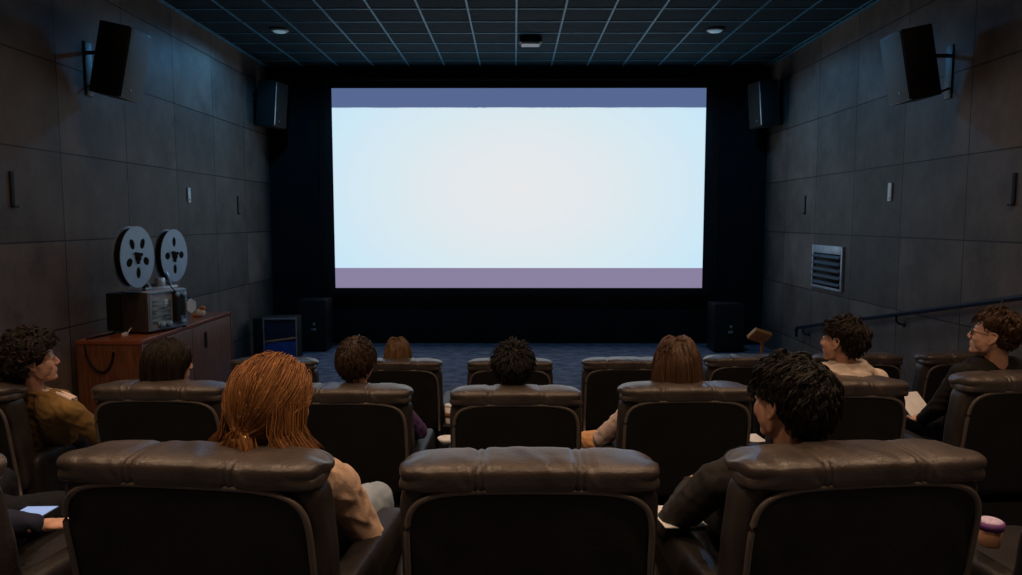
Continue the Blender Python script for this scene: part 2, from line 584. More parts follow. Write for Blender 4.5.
e = empty('wooden_stand', (3.3, 10.0, 0), math.radians(15))
tag(e, 'small orange wooden stand with a tilted top in front of the right floor speaker', 'stand')
MB().box(-.13, .13, -.10, .10, -.03, .03, .01, mtx=Matrix.Translation((0, 0, .62)) @ Matrix.Rotation(math.radians(18), 4, 'Y') @ Matrix.Rotation(math.radians(-45), 4, 'X')).build('top', M['orange_wood'], e, sharp=40)
MB().tube([(.04, 0, .03), (.04, 0, .3), (.05, 0, .6)], .022, 10).build('post', M['orange_wood'], e)
MB().lathe([(0, 0), (.15, 0), (.15, .02), (.05, .035), (0, .035)]).build('foot', M['plastic'], e)

# cabinet
e = empty('wooden_cabinet', (-3.84, 6.98, 0))
tag(e, 'reddish brown wooden cabinet standing against the left wall under the film projector', 'cabinet')
CX0, CX1, CL, CH = -.29, .33, 2.25, 1.04
MB().box(CX0 + .02, CX1 - .03, .02, CL - .02, .06, CH - .04).build('carcass', M['wood'], e, smooth=False)
MB().box(CX0, CX1, -.01, CL + .01, CH - .04, CH, .006).build('top', M['wood_top'], e, sharp=40)
MB().box(CX0 + .04, CX1 - .06, .05, CL - .05, 0, .06).build('plinth', M['black'], e, smooth=False)
MB().box(CX0, CX1, -.002, .02, .05, CH - .04, .002).build('end_panel', M['wood'], e)
MB().box(CX0, CX1, CL - .02, CL + .002, .05, CH - .04, .002).build('end_panel', M['wood'], e)
for i in range(2):
    y0, y1 = .025 + i * (CL / 2 - .02), .025 + (i + 1) * (CL / 2 - .02) - .008
    d = MB().box(CX1 - .03, CX1 - .006, y0, y1, .07, CH - .05, .003).build('door', M['wood'], e)
    hy = y0 + .35 if i else y1 - .35
    hh = MB()
    hh.box(CX1 - .006, CX1 + .002, hy - .03, hy + .03, .72, .90, .002)
    hh.box(CX1 + .002, CX1 + .010, hy - .03, hy - .018, .72, .90, .002)
    hh.build('handle', M['black'], d)
TOPZ = CH

# ------------------------------------------------------------------ film projector


def reel_flange(R, holes, hub_r, t, x0):
    """disc in the yz plane with round holes"""
    n = 56
    outer = [Vector((0, R * math.cos(2 * PI * k / n), R * math.sin(2 * PI * k / n))) for k in range(n)]
    loops = [outer]
    for k in range(holes):
        a = 2 * PI * k / holes + PI / 2 + PI
        c = (R * .52 * math.cos(a), R * .52 * math.sin(a))
        rr, rt = R * .185, R * .135
        lp = []
        for j in range(18):
            q = 2 * PI * j / 18
            u, w_ = rr * math.cos(q), rt * math.sin(q)
            lp.append(Vector((0, c[0] + u * math.cos(a) - w_ * math.sin(a), c[1] + u * math.sin(a) + w_ * math.cos(a))))
        loops.append(lp)
    flat = [p for l in loops for p in l]
    tri = tessellate_polygon([[Vector((p.y, p.z, 0)) for p in l] for l in loops])
    N = len(flat)
    V = [(x0, p.y, p.z) for p in flat] + [(x0 + t, p.y, p.z) for p in flat]
    F = [tuple(q) for q in tri] + [tuple(i + N for i in q[::-1]) for q in tri]
    st = 0
    for l in loops:
        m = len(l)
        for j in range(m):
            a, b_ = st + j, st + (j + 1) % m
            F.append((a, b_, b_ + N, a + N))
        st += m
    return V, F


pr = empty('film_projector', (-3.69, 7.62, TOPZ), math.radians(-16))
tag(pr, 'vintage film projector with two large grey reels standing on the wooden cabinet', 'projector')
# body
MB().box(-.15, .15, -.24, .30, .02, .42, .015).build('body', M['grey_paint'], pr, sharp=40)
MB().box(-.151, .145, -.262, -.24, .02, .415, .006).build('rear_cover', mat('brown_grey_paint', (.06, .052, .048), .5), pr)
MB().box(-.34, -.152, -.27, .05, .02, .40, .012).build('lamp_house', M['black'], pr, sharp=40)
f_ = MB()
f_.box(.15, .160, -.235, .295, .03, .05, .003).box(.15, .160, -.235, .295, .39, .41, .003)
f_.box(.15, .160, -.235, -.205, .05, .39, .003).box(.15, .160, .265, .295, .05, .39, .003)
f_.build('panel_frame', M['reel'], pr)
MB().box(.15, .157, -.19, .06, .10, .33, .003).build('window', mat('projector_window', (.45, .62, .70), .12, nscale=14, col2=(.06, .12, .15), stretch=(1, .4, 3), spec=.9), pr)
MB().box(.15, .20, .09, .16, .09, .40, .008).box(.15, .19, .16, .24, .14, .36, .008).build('film_gate', M['black'], pr)
for yy, zz, r_ in ((-.10, .085, .035), (.0, .08, .032), (.12, .37, .03), (.20, .08, .03), (.22, .36, .028)):
    MB().lathe([(0, 0), (r_, 0), (r_, .012), (r_ * .6, .014), (r_ * .6, .03), (r_, .032), (r_, .044), (0, .044)], 18, mtx=Matrix.Translation((.157, yy, zz)) @ Matrix.Rotation(PI / 2, 4, 'Y')).build('sprocket', M['reel'], pr)
MB().tube([(.175, -.1, .09), (.178, 0, .05), (.178, .13, .12), (.178, .2, .24), (.178, .14, .37), (.175, .0, .50)], .006, 6).build('film_strip', M['film'], pr)
l_ = MB()
tx = Matrix.Translation((.06, .30, .24)) @ Matrix.Rotation(-PI / 2, 4, 'X')
l_.lathe([(0, 0), (.05, 0), (.05, .05), (.062, .055), (.062, .12), (.07, .125), (.07, .15), (.055, .15), (.05, .13), (0, .13)], 24, mtx=tx)
l_.build('lens', M['plastic'], pr, sharp=40)
w_ = MB()
w_.lathe([(.045, .0), (.078, .0), (.078, .02), (.045, .02)], 6, mtx=Matrix.Translation((.155, .35, .22)) @ Matrix.Rotation(PI / 2, 4, 'Y'))
w_.build('knob', M['white'], pr, sharp=30)
MB().tube([(.0, -.12, .42), (.0, -.12, .47), (.0, .06, .47), (.0, .06, .42)], .014, 8).build('carrying_handle', M['plastic'], pr)
MB().box(.02, .07, -.17, .28, .42, .45, .006).box(.02, .07, .0, .10, .44, .54, .01).build('reel_arm', M['steel'], pr)
for sx in (-1, 1):
    for sy in (-.2, .3):
        MB().lathe([(0, 0), (.022, 0), (.018, .022), (0, .022)], 12, mtx=Matrix.Translation((sx * .11, sy, 0))).build('foot', M['black'], pr)


def reel(cy, cz, cx, R, holes, rz):
    r = empty('reel', (cx, cy, cz), rz)
    r.parent = pr
    for x0 in (-.04, .034):
        V, F = reel_flange(R, holes, .04, .006, x0)
        mesh_obj('flange', V, F, M['reel'], r, smooth=False)
    rot = Matrix.Rotation(PI / 2, 4, 'Y')
    MB().lathe([(0, -.034), (R * .93, -.034), (R * .93, .034), (0, .034)], 48, mtx=rot).build('film_roll', M['film'], r, sharp=40)
    hb = MB().lathe([(.0, .036), (.045, .036), (.045, .052), (.018, .055), (0, .06)], 20, mtx=rot)
    for k in range(3):
        a = 2 * PI * k / 3 + .4
        hb.lathe([(0, .04), (.016, .04), (.016, .056), (0, .056)], 8, mtx=Matrix.Translation((0, .055 * math.cos(a), .055 * math.sin(a))) @ rot)
    hb.build('hub', M['film'], r, sharp=40)
    MB().tube([(-.06, 0, 0), (.0, 0, 0), (.05, 0, 0)], .012, 8).build('spindle', M['steel'], r)
    return r


reel(-.30, .77, .06, .300, 5, math.radians(13))
reel(.50, .745, -.19, .285, 4, math.radians(13))
# supports
MB().tube([(.02, -.05, .43), (.0, -.16, .60), (-.02, -.31, .77)], .016, 8).tube([(.02, .24, .43), (-.15, .36, .6), (-.25, .47, .745)], .016, 8).build('reel_post', M['steel'], pr)

o = MB().tube([(-.28, -.26, .03), (-.3, -.36, .02), (-.25, -.55, .012), (-.30, -.78, .012), (-.32, -.86, .01), (-.33, -.89, -.03), (-.31, -.91, -.14), (-.27, -.91, -.23), (-.21, -.912, -.29), (-.15, -.912, -.30), (-.10, -.915, -.26), (-.065, -.915, -.19), (-.05, -.915, -.11)], .010, 8).build('power_cable', M['black'])
o.location = (-3.72, 7.875, TOPZ)
tag(o, 'black power cable looping over the near end of the wooden cabinet', 'cable')
e = empty('plug', (-3.80, 7.24, TOPZ))
tag(e, 'small white plug lying on the cabinet behind the projector cable', 'plug')
MB().box(-.02, .02, -.03, .03, 0, .035, .006).build('housing', M['white'], e)
MB().tube([(0, .03, .018), (.0, .06, .03), (.02, .09, .07)], .006, 8).build('lead', M['white'], e)
e = empty('ornament', (-3.68, 8.72, TOPZ))
tag(e, 'little white and tan ornament on the cabinet to the right of the projector', 'ornament')
MB().superell((0, 0, .045), (.06, .04, .045), 2.2, n=6).build('body', M['white'], e)
MB().superell((.03, 0, .10), (.035, .03, .03), 2.2, n=5).build('head', M['orange_wood'], e)
MB().superell((-.05, -.02, .02), (.04, .02, .02), 2.2, n=4).build('arm', M['orange_wood'], e)


# ------------------------------------------------------------------ seats
TAN = math.tan(math.radians(10))


def recl(V):
    V = V.copy()
    return V


def shear(mbv):
    return [(x, y + max(0, (1.02 - z)) * TAN, z) for x, y, z in mbv]


def head_fn(V):
    V = V.copy()
    x, y, z = V[:, 0].copy(), V[:, 1].copy(), V[:, 2].copy()
    hx, hy, hz = .354, .112, .046
    # three pillows with sunk double seams
    for s in (-.135, .135):
        g = np.exp(-((x - s - .010) / .0055) ** 2) + np.exp(-((x - s + .010) / .0055) ** 2)
        k = 1 - .10 * g
        V[:, 1] *= k
        V[:, 2] *= k
    u = np.where(np.abs(x) < .135, np.abs(x) / .135, np.clip((np.abs(x) - .135) / .215, 0, 1))
    puff = .005 * np.where(np.abs(x) < .135, np.cos(u * PI / 2) ** .5, np.sin(u * PI) ** .6)
    V[:, 2] += np.sign(z) * puff * np.abs(z) / hz
    V[:, 1] += np.sign(y) * puff * np.abs(y) / hy
    # gathers towards the ends, a few soft folds elsewhere
    rim = np.clip((np.abs(x) - .27) / .08, 0, 1)
    wr = rim * .0075 * np.sin(z * 120 + 34 * np.abs(x) + 1.6 * np.sin(y * 30))
    near = np.exp(-((np.abs(x) - .165) / .02) ** 2)
    wr += near * .0022 * np.sin(z * 90 + x * 120)
    wr += .0012 * np.sin(x * 40 + z * 30 + 3 * np.sin(x * 17 + y * 13)) * (1 - rim)
    nn = V / np.array([hx ** 2, hy ** 2, hz ** 2])
    nn /= np.linalg.norm(nn, axis=1)[:, None] + 1e-9
    V += nn * wr[:, None]
    V[:, 2] += .008 * (1 - (x / hx) ** 2)
    return V


def slab_fn(V):
    V = V.copy()
    V[:, 2] += .010 * (1 - (V[:, 0] / .34) ** 2) * np.clip(V[:, 2] / .3, 0, 1)
    V[:, 1] += .003 * np.sin(V[:, 2] * 28 + V[:, 0] * 14 + 2 * np.sin(V[:, 0] * 20)) * np.clip((np.abs(V[:, 0]) - .2) / .1, 0, 1)
    return V


def make_seat():
    s = empty('recliner_chair')
    b = MB().superell((0, .090, .665), (.358, .086, .290), 10, 5, n=26, fn=slab_fn)
    b.v = shear(b.v)
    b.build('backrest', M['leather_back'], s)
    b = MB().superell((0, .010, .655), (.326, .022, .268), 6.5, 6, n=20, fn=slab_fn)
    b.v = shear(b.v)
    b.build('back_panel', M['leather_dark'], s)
    pts = []
    for k in range(41):
        a = PI * k / 40
        c, sn = math.cos(a), math.sin(a)
        x = .333 * math.copysign(abs(c) ** (2 / 6), c)
        z = .272 * abs(sn) ** (2 / 6)
        pts.append((x, -.004, z + .655 + .010 * (1 - (x / .333) ** 2)))
    pts = [(.333, -.004, .38), (.333, -.004, .5)] + pts[1:-1] + [(-.333, -.004, .5), (-.333, -.004, .38)]
    b = MB().tube(pts, .0095, 8)
    b.v = shear(b.v)
    b.build('piping', M['piping'], s)
    b = MB().superell((0, .098, .963), (.355, .112, .047), 3.6, 5.5, n=110, fn=head_fn, plane='yz')
    b.v = shear(b.v)
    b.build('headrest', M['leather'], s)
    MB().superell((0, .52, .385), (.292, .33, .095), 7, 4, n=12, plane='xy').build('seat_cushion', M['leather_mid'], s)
    MB().superell((0, .80, .17), (.285, .05, .13), 7, 4, n=8).build('footrest', M['leather'], s)
    MB().box(-.29, .29, .16, .76, 0, .30, .02).build('base', M['plastic'], s, sharp=40)
    for sx in (-1, 1):
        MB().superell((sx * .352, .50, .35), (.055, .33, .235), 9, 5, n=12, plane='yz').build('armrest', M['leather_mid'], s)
    return s


seat0 = make_seat()
rows = [
    ('front', 6.2, F1, [(-2.045, 1.018), (-.98, 1.010), (-.033, 1.011), (.946, 1.02), (1.989, 1.046), (2.925, 1.064), (3.80, 1.073)]),
    ('middle', 3.97, F2, [(-3.10, 1.300), (-1.95, 1.301), (-.93, 1.285), (.011, 1.275), (.945, 1.298), (1.79, 1.330), (2.795, 1.359)]),
    ('near', 2.05, F3, [(-1.89, 1.55), (-.950, 1.556), (.045, 1.540), (1.015, 1.562), (1.905, 1.57)]),
]
labels = {
    ('front', 0): 'black leather recliner at the left end of the front row, below the blue case',
    ('front', 1): 'black leather recliner in the front row in which a blond person sits',
    ('front', 2): 'empty black leather recliner in the middle of the front row, behind the spiky black hair',
    ('front', 3): 'black leather recliner in the front row just left of the long straight brown hair',
    ('front', 4): 'black leather recliner in the front row just right of the long straight brown hair',
    ('front', 5): 'black leather recliner in the front row beside the cream hoodie',
    ('front', 6): 'black leather recliner at the right end of the front row, nearest the handrail',
    ('middle', 0): 'black leather recliner at the left edge, in which the person in an olive jacket sits',
    ('middle', 1): 'black leather recliner below the wooden cabinet holding the person with a dark bob',
    ('middle', 2): 'black leather recliner in the second row, in which the person in purple sits',
    ('middle', 3): 'black leather recliner mid second row holding the person with spiky black hair',
    ('middle', 4): 'black leather recliner in the second row, in which the person with long brown hair sits',
    ('middle', 5): 'black leather recliner in which the person in a cream hoodie sits',
    ('middle', 6): 'black leather recliner at the right, in which the person with glasses sits',
    ('near', 0): 'black leather recliner cut off by the bottom left corner of the photo',
    ('near', 1): 'large black leather recliner at lower left, in which the red-haired person sits',
    ('near', 2): 'large empty black leather recliner at the bottom centre, nearest row',
    ('near', 3): 'large black leather recliner at lower right, in which the person in a dark jacket sits',
    ('near', 4): 'black leather recliner cut off by the bottom right corner, beside the purple-topped tub',
}
SEATS = {}
first = True
DROP = {'front': .018, 'middle': .022, 'near': .056}
for rn, y, fz, lst in rows:
    for i, (x, top) in enumerate(lst):
        o = seat0 if first else copy_tree(seat0)
        first = False
        rz = math.radians(max(-9, min(9, x * 7))) if rn == 'near' else math.radians(x * 1.0)
        o.location = (x, y, fz)
        o.rotation_euler = (0, 0, rz)
        o.scale = ({1: 1.12, 2: 1.06, 3: 1.04}.get(i, 1) if rn == 'near' else 1.02, 1, (top - DROP[rn] - fz) / 1.02)
        tag(o, labels[(rn, i)], 'chair', 'black leather recliners in rows')
        SEATS[(rn, i)] = o


# ------------------------------------------------------------------ people
def ell(c, r, rot=None, n=3):
    bm = bmesh.new()
    bmesh.ops.create_icosphere(bm, subdivisions=n, radius=1)
    V = np.array([v.co[:] for v in bm.verts]) * np.array(r)
    if rot is not None:
        V = V @ np.array(rot.to_3x3()).T
    V += np.array(c)
    bm.verts.index_update()
    F = [[v.index for v in f.verts] for f in bm.faces]
    bm.free()
    return V, F


def cap(a, b, ra, rb, n=14, m=5):
    a, b = Vector(a), Vector(b)
    t = b - a
    L = t.length
    t = t / max(L, 1e-6)
    u = t.cross(Vector((0, 0, 1)))
    if u.length < .1:
        u = t.cross(Vector((1, 0, 0)))
    u.normalize()
    w = t.cross(u)
    prof = [(ra * math.sin(PI / 2 * k / m) if k else 1e-4, -ra * math.cos(PI / 2 * k / m)) for k in range(m + 1)]
    prof += [(rb * math.cos(PI / 2 * k / m) if k < m else 1e-4, L + rb * math.sin(PI / 2 * k / m)) for k in range(m + 1)]
    V, F = [], []
    for r, h in prof:
        for k in range(n):
            q = 2 * PI * k / n
            V.append(a + t * h + (u * math.cos(q) + w * math.sin(q)) * r)
    P = len(prof)
    for i in range(P - 1):
        for k in range(n):
            k2 = (k + 1) % n
            F.append((i * n + k, i * n + k2, (i + 1) * n + k2, (i + 1) * n + k))
    F.append(tuple(range(n))[::-1])
    F.append(tuple(range((P - 1) * n, P * n)))
    return np.array([v[:] for v in V]), F


def fuse(name, pieces, voxel, smooth=2, parent=None, m=None, post=None):
    """unites overlapping pieces into one continuous skin"""
    V, F = [], []
    n = 0
    for v, f in pieces:
        V.append(v)
        F += [tuple(i + n for i in q) for q in f]
        n += len(v)
    V = np.concatenate(V)
    me = bpy.data.meshes.new('tmp')
    me.from_pydata(V.tolist(), [], F)
    me.update()
    o = bpy.data.objects.new('tmp', me)
    COL.objects.link(o)
    r = o.modifiers.new('r', 'REMESH')
    r.mode = 'VOXEL'
    r.voxel_size = voxel
    if smooth:
        s = o.modifiers.new('s', 'SMOOTH')
        s.factor = .5
        s.iterations = smooth
    dg = bpy.context.evaluated_depsgraph_get()
    ev = o.evaluated_get(dg)
    out = bpy.data.meshes.new_from_object(ev)
    bpy.data.objects.remove(o)
    bpy.data.meshes.remove(me)
    out.name = name
    if post:
        nv = len(out.vertices)
        co = np.empty(nv * 3)
        out.vertices.foreach_get('co', co)
        no = np.empty(nv * 3)
        out.vertices.foreach_get('normal', no)
        co = post(co.reshape(-1, 3), no.reshape(-1, 3))
        out.vertices.foreach_set('co', co.ravel())
        out.update()
    out.polygons.foreach_set('use_smooth', [True] * len(out.polygons))
    out.materials.clear()
    out.materials.append(m)
    ob = bpy.data.objects.new(name, out)
    COL.objects.link(ob)
    ob.parent = parent
    return ob


def wrinkle(amp, seed, f=1.):
    def fn(co, no):
        p = co * f
        w = np.sin(p[:, 0] * 31 + p[:, 2] * 47 + 2.6 * np.sin(p[:, 1] * 21 + p[:, 2] * 13 + seed))
        w += .7 * np.sin(p[:, 1] * 53 - p[:, 2] * 38 + 2.2 * np.sin(p[:, 0] * 29 + seed * 2))
        w += .5 * np.sin(p[:, 0] * 70 + p[:, 1] * 64 + p[:, 2] * 31 + 1.5 * np.sin(p[:, 2] * 60))
        w = np.abs(w) ** 1.2 * .8
        return co - no * (w * amp)[:, None]
    return fn


def head_pieces():
    P = []
    P.append(ell((0, -.014, .030), (.075, .096, .090)))
    P.append(ell((0, .026, .014), (.066, .066, .088)))
    P.append(ell((0, .034, -.045), (.054, .054, .056)))
    P.append(ell((0, .048, -.070), (.040, .042, .040)))
    P.append(ell((0, .074, -.093), (.022, .018, .018)))
    for s in (-1, 1):
        P.append(cap((s * .054, .000, -.040), (s * .046, .018, -.070), .016, .016))
        P.append(cap((s * .046, .018, -.070), (s * .012, .068, -.094), .016, .015))
        P.append(ell((s * .040, .050, -.022), (.026, .036, .034)))
        P.append(ell((s * .077, -.006, -.002), (.008, .018, .028), Matrix.Rotation(s * -.25, 3, 'Z')))
        rim = [(.0, .014, -.006), (.003, .016, .010), (.006, .009, .026), (.009, -.008, .030), (.010, -.019, .020), (.009, -.018, .002), (.006, -.010, -.016), (.003, .002, -.026)]
        rp = [Vector((s * (.078 + a), -.006 + b, c)) for a, b, c in rim]
        for a, b in zip(rp[:-1], rp[1:]):
            P.append(cap(a, b, .0048, .0048, 8, 3))
        P.append(ell((s * .081, .0, -.030), (.005, .008, .009)))
        P.append(ell((s * .010, .099, -.030), (.008, .009, .007)))
        P.append(cap((s * .012, .084, .032), (s * .044, .068, .032), .009, .008))
        P.append(ell((s * .031, .077, .009), (.017, .010, .012)))
    for s in (-1, 1):
        P.append(ell((s * .042, .028, -.034), (.026, .046, .048)))
        P.append(ell((s * .050, .005, -.020), (.022, .045, .045)))
    P.append(cap((0, .085, .022), (0, .105, -.018), .0075, .0095))
    P.append(ell((0, .107, -.024), (.0100, .0095, .009)))
    P.append(ell((0, .080, -.048), (.022, .016, .016)))
    P.append(ell((0, .087, -.0565), (.021, .0105, .0065)))
    P.append(ell((0, .085, -.068), (.018, .0105, .0070)))
    P.append(ell((0, .072, -.064), (.030, .020, .022)))
    return P


def xf(P, mtx):
    R_ = np.array(mtx.to_3x3())
    t = np.array(mtx.translation)
    return [(v @ R_.T + t, f) for v, f in P]


def hand_pieces(wr, d, nrm, side, curl=.6, sc=1.):
    """palm and five fingers; d = direction of the fingers, nrm = back of the hand"""
    d = Vector(d).normalized()
    nrm = Vector(nrm)
    nrm = (nrm - d * nrm.dot(d)).normalized()
    s = d.cross(nrm) * side      # towards the thumb
    wr = Vector(wr)
    P = []
    pc = wr + d * .052 * sc
    rot = Matrix((s, d, nrm)).transposed()
    P.append(ell(pc, (.038 * sc, .050 * sc, .014 * sc), rot))
    P.append(cap(wr - d * .02, wr + d * .03 * sc, .024 * sc, .022 * sc))
    for i, (off, ln) in enumerate(((.027, .072), (.009, .080), (-.009, .075), (-.027, .058))):
        a = wr + d * (.088 - .004 * abs(i - 1)) * sc + s * off * sc
        dirs = d
        ang = curl * .5
        p = a
        for j, fr in enumerate((.42, .32, .26)):
            dd = (d * math.cos(ang) - nrm * math.sin(ang) + s * off * 1.2).normalized()
            q = p + dd * ln * fr * sc
            P.append(cap(p, q, (.0088 - j * .0007) * sc, (.0084 - j * .0008) * sc, 8, 3))
            p = q
            ang += curl * (.9 if j == 0 else .8)
    p = wr + d * .022 * sc + s * .030 * sc
    dd = (d * .65 + s * .62 - nrm * .25).normalized()
    q = p + dd * .038 * sc
    P.append(cap(p, q, .012 * sc, .010 * sc, 8, 3))
    dd = (d * .9 + s * .18 - nrm * .35).normalized()
    P.append(cap(q, q + dd * .030 * sc, .0098 * sc, .0085 * sc, 8, 3))
    return P


# ---- hair
HC, HR = np.array([0, -.012, .032]), np.array([.080, .099, .092])


def hair_mat(name, c1, c2, rough=.38, spec=.5):
    m = bpy.data.materials.new(name)
    m.use_nodes = True
    N, L = m.node_tree.nodes, m.node_tree.links
    b = N['Principled BSDF']
    b.inputs['Roughness'].default_value = rough
    b.inputs['Specular IOR Level'].default_value = spec
    at = N.new('ShaderNodeAttribute')
    at.attribute_name = 'tint'
    nz = N.new('ShaderNodeTexNoise')
    nz.inputs['Scale'].default_value = 18
    tc = N.new('ShaderNodeTexCoord')
    L.new(tc.outputs['Object'], nz.inputs['Vector'])
    ad = N.new('ShaderNodeMath')
    ad.operation = 'MULTIPLY_ADD'
    L.new(nz.outputs[0], ad.inputs[0])
    ad.inputs[1].default_value = .6
    L.new(at.outputs['Fac'], ad.inputs[2])
    mx = N.new('ShaderNodeMix')
    mx.data_type = 'RGBA'
    mx.inputs[6].default_value = (*c1, 1)
    mx.inputs[7].default_value = (*c2, 1)
    L.new(ad.outputs[0], mx.inputs[0])
    L.new(mx.outputs[2], b.inputs['Base Color'])
    return m


def tubes(P, Rr, tint, n=4):
    """P [N,K,3] paths, Rr [N,K] radii -> verts, faces, tint per vertex"""
    N_, K, _ = P.shape
    Tn = np.gradient(P, axis=1)
    Tn /= np.linalg.norm(Tn, axis=2)[:, :, None] + 1e-9
    ref = np.array([.31, .22, .92])
    A = np.cross(Tn, ref)
    l = np.linalg.norm(A, axis=2)[:, :, None]
    A = np.where(l > .15, A / (l + 1e-9), np.cross(Tn, np.array([1., 0, 0])))
    A /= np.linalg.norm(A, axis=2)[:, :, None] + 1e-9
    B = np.cross(Tn, A)
    q = np.arange(n) * 2 * PI / n
    V = P[:, :, None, :] + (A[:, :, None, :] * np.cos(q)[None, None, :, None] + B[:, :, None, :] * np.sin(q)[None, None, :, None]) * Rr[:, :, None, None]
    V = V.reshape(-1, 3)
    i, k, j = np.meshgrid(np.arange(N_), np.arange(K - 1), np.arange(n), indexing='ij')
    base = (i * K + k) * n
    j2 = (j + 1) % n
    F = np.stack([base + j, base + j2, base + n + j2, base + n + j], -1).reshape(-1, 4)
    return V, F, np.repeat(tint, K * n)


def scalp(rng, n, line, extra=0.):
    out = []
    while len(out) < n:
        d = rng.normal(size=(n * 2, 3))
        d /= np.linalg.norm(d, axis=1)[:, None]
        p = HC + d * HR
        zl = np.interp(p[:, 1], *line)
        ok = p[:, 2] > zl
        out += list(p[ok])
    return np.array(out[:n])


LINE_SHORT = ([-.11, -.06, -.035, -.01, .02, .05, .09], [-.075, -.07, -.03, .030, .040, .060, .075])
LINE_HIGH = ([-.11, -.06, -.035, -.01, .02, .05, .09], [-.065, -.06, -.02, .034, .055, .082, .095])
LINE_LONG = ([-.11, -.06, -.02, .0, .03, .06, .09], [-.07, -.06, -.03, .0, .03, .07, .085])


def grow(rng, roots, K, ds, v0, g, comb=None, push=.0, drag=.75, nz=.1, lay=.0):
    p = roots.copy()
    pu = 1 + push + lay * rng.random(len(p))
    v = v0.copy()
    P = [p.copy()]
    for k in range(K - 1):
        a = np.array([0, 0, -g])[None, :] + rng.normal(size=p.shape) * nz
        if comb is not None:
            a = a + comb(p, k)
        v = v * drag + a * (1 - drag) * 2
        v /= np.linalg.norm(v, axis=1)[:, None] + 1e-9
        p = p + v * ds[:, None]
        e = (p - HC) / (HR[None, :] * pu[:, None])
        s = np.linalg.norm(e, axis=1)
        ins = s < 1
        p[ins] = HC + (p[ins] - HC) / s[ins][:, None]
        P.append(p.copy())
    return np.stack(P, 1)


def locks(rng, G, per, spread, rad, taper=1., tip=.25):
    """turn guide paths into locks of several strands"""
    N_, K, _ = G.shape
    off = rng.normal(size=(N_, per, 3)) * spread
    t = np.linspace(0, 1, K)
    w = 1 - (1 - tip) * t ** 1.3
    P = G[:, None, :, :] + off[:, :, None, :] * w[None, None, :, None]
    P = P.reshape(-1, K, 3)
    r = rad * (1 - .75 * t ** 2.2) * taper
    Rr = np.broadcast_to(r, (P.shape[0], K)) * rng.uniform(.75, 1.25, size=(P.shape[0], 1))
    return P, Rr


def normals(p):
    n = (p - HC) / HR ** 2
    return n / np.linalg.norm(n, axis=1)[:, None]


